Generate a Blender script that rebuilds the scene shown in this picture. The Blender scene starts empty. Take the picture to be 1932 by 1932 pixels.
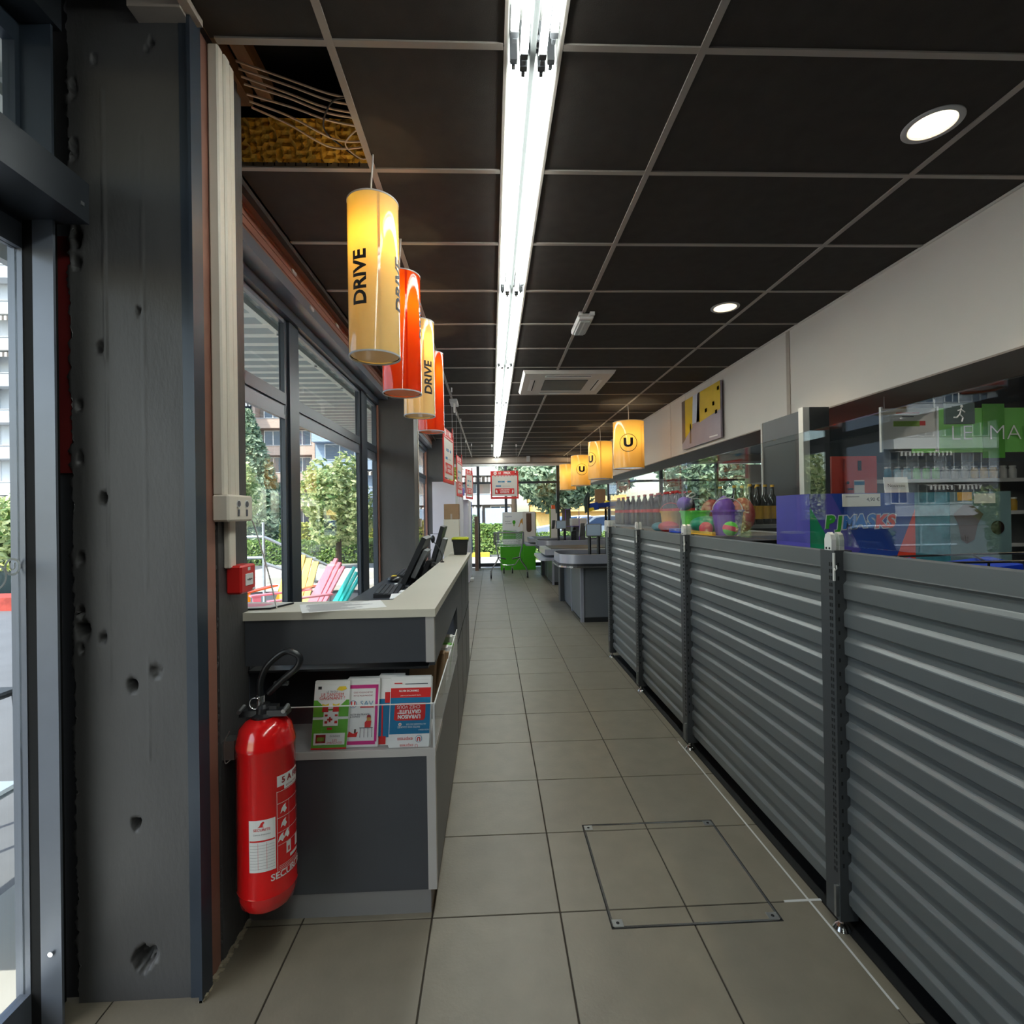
import bpy, bmesh, math, random
from math import sin, cos, pi, radians
from mathutils import Vector, Matrix
random.seed(7)
SC = bpy.context.scene
COL = SC.collection

# ------------------------------------------------------------------ camera, sky, sun, exposure
CAMZ = 1.408
yaw, pit, rol = .03995, .00385, -.01576
fw = Vector((sin(yaw)*cos(pit), cos(yaw)*cos(pit), sin(pit)))
r0 = Vector((cos(yaw), -sin(yaw), 0)); u0 = r0.cross(fw)
rt = r0*cos(rol) + u0*sin(rol); up = -r0*sin(rol) + u0*cos(rol)
cd = bpy.data.cameras.new('camera'); cam = bpy.data.objects.new('camera', cd); COL.objects.link(cam)
m = Matrix((rt, up, -fw)).transposed().to_4x4(); m.translation = (0, 0, CAMZ)
cam.matrix_world = m
cd.sensor_width = 36; cd.lens = 18; cd.clip_start = .05; cd.clip_end = 400
SC.camera = cam

W = bpy.data.worlds.new('sky'); SC.world = W; W.use_nodes = True
nt = W.node_tree; bgn = nt.nodes['Background']
sky = nt.nodes.new('ShaderNodeTexSky'); sky.sky_type = 'NISHITA'; sky.sun_disc = False
sky.sun_elevation = radians(52); sky.sun_rotation = radians(215); sky.air_density = 1.2; sky.dust_density = 2.0
nt.links.new(sky.outputs[0], bgn.inputs[0]); bgn.inputs[1].default_value = .55
sd = bpy.data.lights.new('sun', 'SUN'); sd.energy = 7.5; sd.angle = .009; sd.color = (1, .95, .86)
sun = bpy.data.objects.new('sun', sd); COL.objects.link(sun)
sun.rotation_euler = Vector((.38, .52, -.78)).to_track_quat('-Z', 'Y').to_euler()

vs = SC.view_settings
vs.view_transform = 'Standard'; vs.look = 'None'; vs.gamma = 1; vs.exposure = 0.15; vs.use_curve_mapping = False
SC.cycles.max_bounces = 8; SC.cycles.transparent_max_bounces = 16
SC.cycles.sample_clamp_indirect = 4
try: SC.cycles.use_denoising = True
except Exception: pass

# ------------------------------------------------------------------ materials
def lin(c):
    c = c/255
    return c/12.92 if c <= .04045 else ((c+.055)/1.055)**2.4
def C(r, g, b): return (lin(r), lin(g), lin(b), 1)

def node_mat(name):
    m = bpy.data.materials.new(name); m.use_nodes = True
    return m, m.node_tree, m.node_tree.nodes['Principled BSDF']

def mat(name, col, rough=.5, metal=0, var=.08, scale=8, bump=0, bscale=60, coat=0, spec=.5, stretch=None, rnd=0):
    m, t, p = node_mat(name)
    geo = t.nodes.new('ShaderNodeNewGeometry')
    vec = geo.outputs['Position']
    if stretch:
        mp = t.nodes.new('ShaderNodeMapping'); mp.inputs['Scale'].default_value = stretch
        t.links.new(vec, mp.inputs[0]); vec = mp.outputs[0]
    nz = t.nodes.new('ShaderNodeTexNoise'); nz.inputs['Scale'].default_value = scale; nz.inputs['Detail'].default_value = 5
    t.links.new(vec, nz.inputs['Vector'])
    mx = t.nodes.new('ShaderNodeMix'); mx.data_type = 'RGBA'
    lo = tuple(max(0, c*(1-2*var)) for c in col[:3]) + (1,); hi = tuple(min(1, c*(1+2*var)) for c in col[:3]) + (1,)
    mx.inputs[6].default_value = lo; mx.inputs[7].default_value = hi
    t.links.new(nz.outputs[0], mx.inputs[0])
    out = mx.outputs[2]
    if rnd:
        oi = t.nodes.new('ShaderNodeObjectInfo'); hs = t.nodes.new('ShaderNodeHueSaturation')
        mr = t.nodes.new('ShaderNodeMapRange'); mr.inputs[3].default_value = 1-rnd; mr.inputs[4].default_value = 1+rnd
        t.links.new(oi.outputs['Random'], mr.inputs[0]); t.links.new(mr.outputs[0], hs.inputs['Value'])
        t.links.new(out, hs.inputs['Color']); out = hs.outputs[0]
    t.links.new(out, p.inputs['Base Color'])
    p.inputs['Roughness'].default_value = rough; p.inputs['Metallic'].default_value = metal
    p.inputs['Coat Weight'].default_value = coat; p.inputs['Specular IOR Level'].default_value = spec
    if bump:
        nb = t.nodes.new('ShaderNodeTexNoise'); nb.inputs['Scale'].default_value = bscale; nb.inputs['Detail'].default_value = 4
        t.links.new(vec, nb.inputs['Vector'])
        b = t.nodes.new('ShaderNodeBump'); b.inputs['Strength'].default_value = bump; b.inputs['Distance'].default_value = .01
        t.links.new(nb.outputs[0], b.inputs['Height']); t.links.new(b.outputs[0], p.inputs['Normal'])
    return m

def glass(name, tint=(.93, .97, .95), ior=1.5, rough=0.0):
    m = bpy.data.materials.new(name); m.use_nodes = True; t = m.node_tree; t.nodes.clear()
    o = t.nodes.new('ShaderNodeOutputMaterial'); mix = t.nodes.new('ShaderNodeMixShader')
    fr = t.nodes.new('ShaderNodeFresnel')
    gm = t.nodes.new('ShaderNodeNewGeometry'); mr = t.nodes.new('ShaderNodeMapRange')      # same reflectance from both faces of the thin pane
    mr.inputs[3].default_value = ior; mr.inputs[4].default_value = 1/ior
    t.links.new(gm.outputs['Backfacing'], mr.inputs[0]); t.links.new(mr.outputs[0], fr.inputs[0])
    tr = t.nodes.new('ShaderNodeBsdfTransparent'); tr.inputs[0].default_value = tint + (1,)
    gl = t.nodes.new('ShaderNodeBsdfGlossy'); gl.inputs['Roughness'].default_value = rough
    t.links.new(fr.outputs[0], mix.inputs[0]); t.links.new(tr.outputs[0], mix.inputs[1]); t.links.new(gl.outputs[0], mix.inputs[2])
    t.links.new(mix.outputs[0], o.inputs[0]); return m

def emit(name, col, s):
    m, t, p = node_mat(name)
    p.inputs['Base Color'].default_value = (.8, .8, .8, 1)
    p.inputs['Emission Color'].default_value = col; p.inputs['Emission Strength'].default_value = s
    return m

def shade_mat(name, trans, refl, w=.5):
    m = bpy.data.materials.new(name); m.use_nodes = True; t = m.node_tree; t.nodes.clear()
    o = t.nodes.new('ShaderNodeOutputMaterial')
    d = t.nodes.new('ShaderNodeBsdfDiffuse'); d.inputs[0].default_value = refl
    tl = t.nodes.new('ShaderNodeBsdfTranslucent'); tl.inputs[0].default_value = trans
    a = t.nodes.new('ShaderNodeMixShader'); a.inputs[0].default_value = w
    g = t.nodes.new('ShaderNodeBsdfGlossy'); g.inputs['Roughness'].default_value = .06
    fr = t.nodes.new('ShaderNodeFresnel'); fr.inputs[0].default_value = 1.45
    b = t.nodes.new('ShaderNodeMixShader')
    t.links.new(d.outputs[0], a.inputs[1]); t.links.new(tl.outputs[0], a.inputs[2])
    t.links.new(fr.outputs[0], b.inputs[0]); t.links.new(a.outputs[0], b.inputs[1]); t.links.new(g.outputs[0], b.inputs[2])
    t.links.new(b.outputs[0], o.inputs[0]); return m

def leaf_mat(name, a, b):
    m = bpy.data.materials.new(name); m.use_nodes = True; t = m.node_tree; t.nodes.clear()
    o = t.nodes.new('ShaderNodeOutputMaterial'); geo = t.nodes.new('ShaderNodeNewGeometry')
    mx = t.nodes.new('ShaderNodeMix'); mx.data_type = 'RGBA'; mx.inputs[6].default_value = a; mx.inputs[7].default_value = b
    t.links.new(geo.outputs['Random Per Island'], mx.inputs[0])
    d = t.nodes.new('ShaderNodeBsdfPrincipled'); d.inputs['Roughness'].default_value = .4
    tl = t.nodes.new('ShaderNodeBsdfTranslucent'); s = t.nodes.new('ShaderNodeMixShader'); s.inputs[0].default_value = .35
    t.links.new(mx.outputs[2], d.inputs['Base Color']); t.links.new(mx.outputs[2], tl.inputs[0])
    t.links.new(d.outputs[0], s.inputs[1]); t.links.new(tl.outputs[0], s.inputs[2]); t.links.new(s.outputs[0], o.inputs[0])
    return m

def stripe_mat(name, a, b, period, axis='X'):
    m, t, p = node_mat(name)
    geo = t.nodes.new('ShaderNodeNewGeometry'); sx = t.nodes.new('ShaderNodeSeparateXYZ')
    t.links.new(geo.outputs['Position'], sx.inputs[0])
    md = t.nodes.new('ShaderNodeMath'); md.operation = 'PINGPONG'; md.inputs[1].default_value = period/2
    t.links.new(sx.outputs[axis], md.inputs[0])
    gt = t.nodes.new('ShaderNodeMath'); gt.operation = 'GREATER_THAN'; gt.inputs[1].default_value = period/4
    t.links.new(md.outputs[0], gt.inputs[0])
    mx = t.nodes.new('ShaderNodeMix'); mx.data_type = 'RGBA'; mx.inputs[6].default_value = a; mx.inputs[7].default_value = b
    t.links.new(gt.outputs[0], mx.inputs[0]); t.links.new(mx.outputs[2], p.inputs['Base Color']); p.inputs['Roughness'].default_value = .8
    return m

M = dict(
 tile=mat('slate_tile', C(113, 106, 92), .42, var=.10, scale=9, bump=.06, bscale=90, rnd=.05),
 grout=mat('dark_grout', C(48, 42, 34), .9),
 floorbase=mat('store_floor', C(90, 90, 86), .5),
 black=mat('black_void', C(14, 14, 18), .7),
 ceil=mat('charcoal_ceiling_board', C(66, 62, 59), .92, var=.10, scale=14, bump=.15, bscale=300, spec=.15),
 bar=mat('grey_ceiling_bar', C(158, 150, 142), .5, var=.04),
 plenum=mat('plenum_dark', C(24, 25, 30), .95),
 column=mat('black_painted_concrete', C(74, 73, 73), .55, var=.13, scale=5, bump=.12, bscale=90, stretch=(1, 1, .35)),
 chip=mat('bare_concrete', C(150, 140, 120), .9, var=.2, scale=40, bump=.4, bscale=120),
 red_edge=mat('dark_red_paint', C(110, 25, 22), .6),
 steel=mat('anthracite_steel', C(48, 52, 58), .38, metal=.25, var=.05),
 steel_l=mat('grey_aluminium', C(112, 118, 128), .4, metal=.35, var=.05),
 frame=mat('anthracite_frame', C(54, 63, 74), .38, metal=.2, var=.05),
 brown=mat('brown_steel_rail', C(146, 102, 86), .45, var=.12, stretch=(1, .2, 1)),
 trunk=mat('cream_plastic', C(226, 216, 200), .45, var=.02),
 white=mat('white_plastic', C(228, 228, 225), .4, var=.02),
 offwhite=mat('off_white_laminate', C(206, 200, 184), .38, var=.03, scale=3),
 fascia=mat('white_fascia_board', C(212, 206, 198), .5, var=.03, scale=1.2),
 soffit=mat('taupe_soffit', C(150, 138, 128), .6, var=.04),
 seam=mat('taupe_joint', C(168, 156, 144), .6),
 corr=mat('dark_grey_sheet_metal', C(99, 102, 102), .36, metal=.25, var=.05, scale=3, rnd=.02),
 corr_post=mat('dark_grey_upright', C(70, 72, 74), .4, metal=.3, var=.06),
 slot=mat('black_slot', C(12, 12, 12), .9),
 chrome=mat('chrome', C(215, 215, 215), .15, metal=1, var=.02),
 zinc=mat('zinc', C(170, 172, 172), .32, metal=.9, var=.06),
 clamp=mat('light_grey_clamp', C(222, 220, 214), .35, metal=.2, var=.02),
 count=mat('charcoal_laminate', C(66, 68, 73), .35, var=.06, scale=4),
 edge=mat('light_grey_edge_band', C(176, 172, 168), .45, var=.03),
 kick=mat('brushed_grey_plinth', C(140, 138, 138), .42, metal=.3, var=.06, stretch=(.2, 1, 1)),
 ext_red=mat('glossy_red_paint', C(214, 20, 22), .18, var=.03, coat=.6),
 alarm=mat('alarm_red_plastic', C(205, 36, 34), .35, var=.03),
 red=mat('red_print', C(208, 38, 36), .5, var=.02), dred=mat('dark_red_print', C(150, 22, 24), .5),
 paper=mat('white_paper', C(240, 238, 234), .6, var=.02), ink=mat('black_ink', C(28, 26, 28), .6),
 grey_ink=mat('grey_ink', C(88, 88, 94), .7), lgrey=mat('light_grey', C(190, 190, 190), .5),
 teal_p=mat('teal_blue_print', C(24, 116, 158), .5, var=.02), green_p=mat('grass_green_print', C(98, 172, 52), .5, var=.05),
 pink_p=mat('magenta_print', C(206, 44, 128), .5, var=.02), yellow_p=mat('yellow_print', C(240, 206, 50), .5),
 blackpl=mat('black_plastic', C(26, 27, 30), .38, var=.05), greypl=mat('grey_plastic', C(120, 122, 124), .45),
 key=mat('keyboard_keys', C(62, 64, 68), .5), lid=mat('lime_plastic', C(196, 204, 44), .45),
 rubber=mat('black_rubber', C(22, 24, 27), .35, var=.04),
 card=mat('brown_cardboard', C(146, 116, 86), .75, var=.06, scale=14), booth=mat('lilac_white_panel', C(214, 212, 224), .4, var=.02),
 blue_p=mat('royal_blue_print', C(58, 48, 190), .4), navy=mat('navy_print', C(30, 60, 140), .4, var=.05),
 screen=mat('dark_screen', C(18, 20, 24), .12),
 cable=mat('cable_sheath', C(214, 190, 164), .5), dcable=mat('dark_cable', C(34, 32, 32), .5),
 wool=mat('mineral_wool', C(226, 168, 66), .95, var=.3, scale=24, bump=1.0, bscale=40, stretch=(.5, 1, 1)),
 wood=mat('old_timber', C(130, 96, 66), .8, var=.25, scale=9, stretch=(3, .3, 3)),
 co=mat('dark_grey_checkout_panel', C(86, 90, 94), .35, var=.04), bumper=mat('silver_bumper', C(150, 152, 162), .3, metal=.4, var=.03),
 belt=mat('conveyor_belt', C(40, 36, 34), .5), dsteel=mat('polished_steel', C(150, 150, 150), .2, metal=.9),
 rgreen=mat('recycling_green', C(66, 158, 16), .45, var=.04), olive=mat('olive_print', C(120, 150, 40), .5),
 hand=mat('hand_print', C(196, 140, 60), .5), flag=mat('dark_green_flag', C(58, 74, 70), .6),
 # goods
 cola=mat('cola_brown', C(34, 18, 16), .12, var=.04, coat=.4), capr=mat('red_cap', C(190, 30, 30), .4),
 wine=mat('dark_bottle', C(22, 26, 18), .1, coat=.4), ylabel=mat('yellow_label', C(206, 160, 40), .5, var=.1),
 purple=mat('purple_plastic', C(112, 62, 178), .4), tgreen=mat('toy_green', C(92, 208, 60), .4), tyellow=mat('toy_yellow', C(236, 176, 40), .4),
 tpink=mat('toy_pink', C(232, 60, 98), .4), tblue=mat('toy_blue', C(34, 70, 190), .4), torange=mat('toy_orange', C(226, 96, 40), .4),
 boxblue=mat('box_blue', C(36, 70, 160), .35, var=.15, scale=4), boxviolet=mat('box_violet', C(84, 78, 168), .4, var=.08),
 boxteal=mat('box_teal', C(66, 140, 160), .4, var=.35, scale=26), boxgreen=mat('box_green', C(30, 150, 110), .4, var=.1),
 boxgrey=mat('box_grey_teal', C(112, 140, 146), .4, var=.1), lg=mat('logo_green', C(60, 170, 60), .4), lb=mat('logo_blue', C(50, 120, 210), .4), lr=mat('logo_red', C(220, 70, 50), .4),
 lo=mat('logo_outline', C(206, 212, 226), .4),
 signgreen=mat('sign_green', C(110, 180, 84), .5, var=.03), signdark=mat('sign_dark_green', C(70, 140, 40), .5, var=.03),
 doorred=mat('orange_red_metal', C(206, 70, 50), .4, var=.04), cab=mat('anthracite_cabinet', C(52, 54, 55), .35, var=.05),
 shelf=mat('shelf_grey', C(120, 120, 118), .5), dark=mat('store_dark_wall', C(60, 60, 60), .7),
 # outside
 asphalt=mat('asphalt', C(96, 98, 101), .9, var=.1, scale=3), pave=mat('pale_paving', C(166, 164, 158), .85, var=.08, scale=2),
 lowwall=mat('slate_blue_render', C(92, 98, 108), .8, var=.05), whitewall=mat('white_render', C(206, 204, 198), .8, var=.03),
 facpink=mat('pink_beige_render', C(190, 168, 154), .85, var=.04), facwhite=mat('white_facade', C(190, 194, 198), .85, var=.03),
 shadeblue=mat('shade_tint_facade', C(158, 176, 196), .85, var=.03), recess=mat('loggia_shade', C(150, 140, 132), .9, var=.04),  # the blue is a white facade with its shade painted in
 pane=mat('window_pane', C(62, 84, 108), .08, var=.2, scale=.5), wframe=mat('white_window_frame', C(232, 232, 230), .5),
 awning=stripe_mat('striped_awning', C(90, 84, 80), C(226, 222, 214), .35),
 canopy=mat('grey_canopy_sheet', C(196, 200, 196), .4, metal=.2, var=.04),
 bark=mat('bark', C(70, 58, 46), .9, var=.2, scale=12), car=mat('white_car_paint', C(226, 230, 236), .25, var=.02, coat=.5),
 carglass=mat('car_glass', C(60, 90, 130), .08), adteal=mat('turquoise_paint', C(30, 190, 182), .45, var=.03),
 adpink=mat('pink_paint', C(222, 130, 146), .45, var=.03), adyellow=mat('yellow_paint', C(238, 196, 30), .45, var=.03),
 adred=mat('coral_paint', C(216, 84, 70), .45), rail=mat('grey_tube_rail', C(172, 184, 196), .35, metal=.3),
 yhouse=mat('yellow_house', C(236, 196, 120), .85), roofm=mat('street_yellow', C(240, 200, 60), .8),
 redplant=mat('red_bedding', C(150, 60, 50), .9, var=.3, scale=12), decal=mat('frosted_decal', C(226, 232, 232), .7),
 smoke=mat('smoked_plastic', C(90, 92, 96), .3),
 posterY=mat('painting_yellow', C(212, 176, 22), .4, var=.06, scale=8), posterP=mat('painting_mauve', C(150, 140, 152), .4, var=.06, scale=6),
 posterB=mat('painting_brown', C(86, 64, 50), .4, var=.15, scale=10), posterS=mat('painting_sky', C(196, 204, 216), .4),
)
G = glass('clear_glass', (.95, .975, .965)); GB = glass('barrier_glass', (.93, .96, .95), 1.55); ACR = glass('acrylic', (.95, .96, .97), 1.45)
TUBE = emit('fluorescent_tube', (.93, 1, .95, 1), 24)
SHY = shade_mat('yellow_shade', C(255, 208, 70), C(236, 212, 150), .34); SHR = shade_mat('orange_red_shade', C(255, 120, 10), C(212, 44, 22), .34)
SHU = shade_mat('amber_shade', C(255, 204, 96), C(236, 194, 120), .36)
DIF = shade_mat('lamp_diffuser', C(255, 226, 160), C(232, 214, 170), .4); DIFR = shade_mat('lamp_diffuser_red', C(255, 190, 130), C(226, 150, 110), .4)
LEAF = leaf_mat('leaf_green', C(92, 130, 66), C(226, 230, 170)); LEAF2 = leaf_mat('leaf_dark', C(66, 98, 76), C(186, 204, 170))
LEAF3 = leaf_mat('leaf_hedge', C(70, 108, 56), C(150, 176, 96)); LEAF4 = leaf_mat('leaf_yellow', C(130, 146, 60), C(196, 194, 96))

# ------------------------------------------------------------------ object helpers
def tag(o, label=None, cat=None, group=None, kind=None):
    if label: o['label'] = label
    if cat: o['category'] = cat
    if group: o['group'] = group
    if kind: o['kind'] = kind
    return o
def thing(name, label=None, cat=None, loc=(0, 0, 0), rot=0, group=None, kind=None):
    o = bpy.data.objects.new(name, None); COL.objects.link(o); o.empty_display_size = .1
    o.location = loc; o.rotation_euler = (0, 0, rot)
    return tag(o, label, cat, group, kind)
def offs(p):
    v = Vector((0, 0, 0))
    while p is not None:
        v += Vector(p.location); p = p.parent
    return v
class MB:
    def __init__(s): s.v = []; s.f = []; s.m = []; s.mi = 0; s.sm = False; s.smf = []
    def add(s, vs, fs):
        b = len(s.v); s.v += [tuple(x) for x in vs]
        for f in fs: s.f.append([b+i for i in f]); s.m.append(s.mi); s.smf.append(s.sm)
        return s
    def mat(s, i): s.mi = i; return s
    def box(s, x0, y0, z0, x1, y1, z1):
        v = [(x0, y0, z0), (x1, y0, z0), (x1, y1, z0), (x0, y1, z0), (x0, y0, z1), (x1, y0, z1), (x1, y1, z1), (x0, y1, z1)]
        return s.add(v, [(0, 3, 2, 1), (4, 5, 6, 7), (0, 1, 5, 4), (1, 2, 6, 5), (2, 3, 7, 6), (3, 0, 4, 7)])
    def bbox(s, x0, y0, z0, x1, y1, z1, b=.004):
        b = min(b, abs(x1-x0)/2.1, abs(y1-y0)/2.1, abs(z1-z0)/2.1)
        # chamfered box: 24 verts
        v = []; idx = {}
        for i, x in enumerate((x0, x1)):
            for j, y in enumerate((y0, y1)):
                for k, z in enumerate((z0, z1)):
                    sx, sy, sz = (1, -1)[i], (1, -1)[j], (1, -1)[k]
                    for a in range(3):
                        p = [x+sx*b, y+sy*b, z+sz*b]; p[a] = (x, y, z)[a]
                        idx[i, j, k, a] = len(v); v.append(p)
        F = []
        q = [(0, 0), (1, 0), (1, 1), (0, 1)]
        for a in range(3):
            for side in (0, 1):
                f = []
                for (p, r) in q:
                    c = [0, 0, 0]; c[a] = side; c[(a+1) % 3] = p; c[(a+2) % 3] = r
                    f.append(idx[c[0], c[1], c[2], a])
                F.append(f if side else f[::-1])
        for a in range(3):   # edges along axis a
            b1, b2 = (a+1) % 3, (a+2) % 3
            for p in (0, 1):
                for r in (0, 1):
                    c0 = [0, 0, 0]; c0[b1] = p; c0[b2] = r; c1 = c0[:]; c1[a] = 1
                    f = [idx[tuple(c0)+(b1,)], idx[tuple(c1)+(b1,)], idx[tuple(c1)+(b2,)], idx[tuple(c0)+(b2,)]]
                    F.append(f if p == r else f[::-1])
        for i in (0, 1):
            for j in (0, 1):
                for k in (0, 1):
                    f = [idx[i, j, k, 0], idx[i, j, k, 1], idx[i, j, k, 2]]
                    F.append(f if (i+j+k) % 2 else f[::-1])
        return s.add(v, F)
    def cyl(s, p0, p1, r0, r1=None, n=12, cap=True):
        p0, p1 = Vector(p0), Vector(p1); r1 = r0 if r1 is None else r1
        d = (p1-p0).normalized(); a = d.orthogonal().normalized(); b = d.cross(a)
        v = [p0+(a*cos(t)+b*sin(t))*r0 for t in [2*pi*i/n for i in range(n)]] + [p1+(a*cos(t)+b*sin(t))*r1 for t in [2*pi*i/n for i in range(n)]]
        f = [(i, (i+1) % n, n+(i+1) % n, n+i) for i in range(n)]
        if cap: f += [tuple(range(n))[::-1], tuple(range(n, 2*n))]
        return s.add(v, f)
    def tube(s, pts, r, n=8):
        pts = [Vector(p) for p in pts]; k = len(pts); v = []; a = None
        for i, p in enumerate(pts):
            d = (pts[min(i+1, k-1)]-pts[max(i-1, 0)]).normalized()
            a = d.orthogonal().normalized() if a is None else (a-d*a.dot(d)).normalized()
            b = d.cross(a)
            v += [p+(a*cos(2*pi*j/n)+b*sin(2*pi*j/n))*r for j in range(n)]
        f = [(i*n+j, i*n+(j+1) % n, (i+1)*n+(j+1) % n, (i+1)*n+j) for i in range(k-1) for j in range(n)]
        f += [tuple(range(n))[::-1], tuple(range((k-1)*n, k*n))]
        return s.add(v, f)
    def lathe(s, prof, c, n=24, capb=True, capt=True):
        v = [(c[0]+r*cos(2*pi*j/n), c[1]+r*sin(2*pi*j/n), c[2]+z) for r, z in prof for j in range(n)]
        k = len(prof)
        f = [(i*n+j, i*n+(j+1) % n, (i+1)*n+(j+1) % n, (i+1)*n+j) for i in range(k-1) for j in range(n)]
        if capb: f.append(tuple(range(n))[::-1])
        if capt: f.append(tuple(range((k-1)*n, k*n)))
        return s.add(v, f)
    def prism(s, poly, axis, a0, a1):
        # poly: 2-D points in the plane of the two other axes (cyclic order), extruded along axis a0->a1
        n = len(poly); v = []
        for a in (a0, a1):
            for (p, q) in poly:
                c = [0, 0, 0]; c[axis] = a; c[(axis+1) % 3] = p; c[(axis+2) % 3] = q; v.append(c)
        f = [tuple(range(n))[::-1], tuple(range(n, 2*n))] + [(i, (i+1) % n, n+(i+1) % n, n+i) for i in range(n)]
        return s.add(v, f)
    def slab(s, o, ax, ay, az):
        o, ax, ay, az = map(Vector, (o, ax, ay, az))
        v = [o, o+ax, o+ax+ay, o+ay]; v += [p+az for p in v]
        return s.add(v, [(0, 3, 2, 1), (4, 5, 6, 7), (0, 1, 5, 4), (1, 2, 6, 5), (2, 3, 7, 6), (3, 0, 4, 7)])
    def ball(s, c, r, n=12, k=8):
        rx, ry, rz = (r, r, r) if not hasattr(r, '__len__') else r
        v = [(c[0], c[1], c[2]-rz)]
        for i in range(1, k):
            t = pi*i/k
            v += [(c[0]+rx*sin(t)*cos(2*pi*j/n), c[1]+ry*sin(t)*sin(2*pi*j/n), c[2]-rz*cos(t)) for j in range(n)]
        v.append((c[0], c[1], c[2]+rz)); L = len(v)-1
        f = [(0, 1+(j+1) % n, 1+j) for j in range(n)]
        for i in range(k-2): f += [(1+i*n+j, 1+i*n+(j+1) % n, 1+(i+1)*n+(j+1) % n, 1+(i+1)*n+j) for j in range(n)]
        f += [(L, 1+(k-2)*n+j, 1+(k-2)*n+(j+1) % n) for j in range(n)]
        return s.add(v, f)
    def build(s, name, mats, parent=None, local=False, label=None, kind=None, smooth=None):
        me = bpy.data.meshes.new(name)
        o = offs(parent) if (parent is not None and not local) else Vector((0, 0, 0))
        me.from_pydata([(x-o.x, y-o.y, z-o.z) for x, y, z in s.v], [], s.f)
        mats = mats if isinstance(mats, (list, tuple)) else [mats]
        for k in mats: me.materials.append(M[k] if isinstance(k, str) else k)
        me.polygons.foreach_set('material_index', s.m)
        me.polygons.foreach_set('use_smooth', [bool(smooth)]*len(s.f) if smooth is not None else s.smf)
        me.validate(); me.update()
        ob = bpy.data.objects.new(name, me); COL.objects.link(ob)
        if parent is not None: ob.parent = parent
        if smooth: 
            try: me.set_sharp_from_angle(angle=radians(40))
            except Exception: pass
        if label: ob['label'] = label
        if kind: ob['kind'] = kind
        return ob
def copy_tree(o, parent=None):
    c = o.copy(); COL.objects.link(c)
    if parent is not None: c.parent = parent
    for ch in list(o.children): copy_tree(ch, c)
    return c
def box(name, m, p, *b, **k): return MB().box(*b).build(name, m, p, **k)
def bbox(name, m, p, *b, bev=.004, **k): return MB().bbox(*b, b=bev).build(name, m, p, **k)

_tc = {}
def text_mesh(body, bold, mirror=False):
    key = (body, bold)
    if key not in _tc:
        cu = bpy.data.curves.new('t', 'FONT'); cu.body = body; cu.size = 1; cu.align_x = 'CENTER'; cu.align_y = 'CENTER'
        cu.offset = bold; cu.resolution_u = 3; cu.fill_mode = 'FRONT'
        ob = bpy.data.objects.new('t', cu); COL.objects.link(ob)
        dg = bpy.context.evaluated_depsgraph_get(); ev = ob.evaluated_get(dg); me = ev.to_mesh()
        _tc[key] = ([tuple(v.co) for v in me.vertices], [tuple(p.vertices) for p in me.polygons])
        ev.to_mesh_clear(); bpy.data.objects.remove(ob); bpy.data.curves.remove(cu)
    return _tc[key]
def text(body, h, pos, right, upv, m, parent, bold=.0, name='lettering', sx=1, local=False, mirror=False):
    """flat lettering; h is the capital height in metres"""
    v, f = text_mesh(body, bold); s = h/.70
    r, u, p = Vector(right).normalized(), Vector(upv).normalized(), Vector(pos)
    if mirror: r = -r
    b = MB(); b.add([p + r*(x*s*sx) + u*(y*s) for x, y, z in v], f)
    return b.build(name, m, parent, local=local)
def wrap(v2, f2, cx, cy, cz, R, phi, mode, cut):
    """bend a flat outline (metres) onto a vertical cylinder; mode 'up': the text's x runs up the drum"""
    bm = bmesh.new(); vv = [bm.verts.new((x, y, 0)) for x, y in v2]
    for f in f2:
        try: bm.faces.new([vv[i] for i in f])
        except Exception: pass
    ax = Vector((0, 1, 0)) if mode == 'up' else Vector((1, 0, 0))
    lo = min(v.co.dot(ax) for v in bm.verts); hi = max(v.co.dot(ax) for v in bm.verts); t = lo+cut
    while t < hi:
        bmesh.ops.bisect_plane(bm, geom=bm.verts[:]+bm.edges[:]+bm.faces[:], plane_co=ax*t, plane_no=ax); t += cut
    bm.verts.index_update(); out = []; 
    for v in bm.verts:
        x, y = v.co.x, v.co.y
        if mode == 'up': a = phi - y/R; zz = cz + x
        else: a = phi + x/R; zz = cz + y
        out.append((cx + R*sin(a), cy - R*cos(a), zz))
    fs = [[v.index for v in f.verts] for f in bm.faces]; bm.free()
    return out, fs

# ================================================================== SETTING
CE = 2.908            # ceiling height
YE = 13.4             # end wall
# ---- floor with its tiles
floor = box('floor', 'floorbase', None, -1.36, -3.6, -.12, 7.6, 13.7, -.006); tag(floor, kind='structure')
box('grout_bed', 'grout', floor, -1.3, .2, -.0065, 3.9, 13.3, -.003)
T0x, T0y, TS = -.230, 1.806, .45
tm = None
for i in range(-3, 8):
    for j in range(-3, 26):
        if i > 2 and j < 7: continue
        x, y = T0x+TS*i, T0y+TS*j
        if x < -1.3 and y < 1.6: x0 = -1.3
        if tm is None:
            tmo = bbox('tile', 'tile', floor, .0028, .0028, -.006, TS-.0028, TS-.0028, 0, bev=.0012, local=True); tm = tmo.data; o = tmo
        else:
            o = bpy.data.objects.new('tile', tm); COL.objects.link(o); o.parent = floor
        if x < -1.31: o.scale.x = (x+TS+1.3)/TS; x = -1.3
        o.location = (x, y, 0)
# half tile strip under the barrier for the nearer rows
for j in range(-3, 7):
    o = tmo.copy(); COL.objects.link(o); o.scale = (.09, 1, 1); o.location = (T0x+TS*3, T0y+TS*j, 0)
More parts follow.
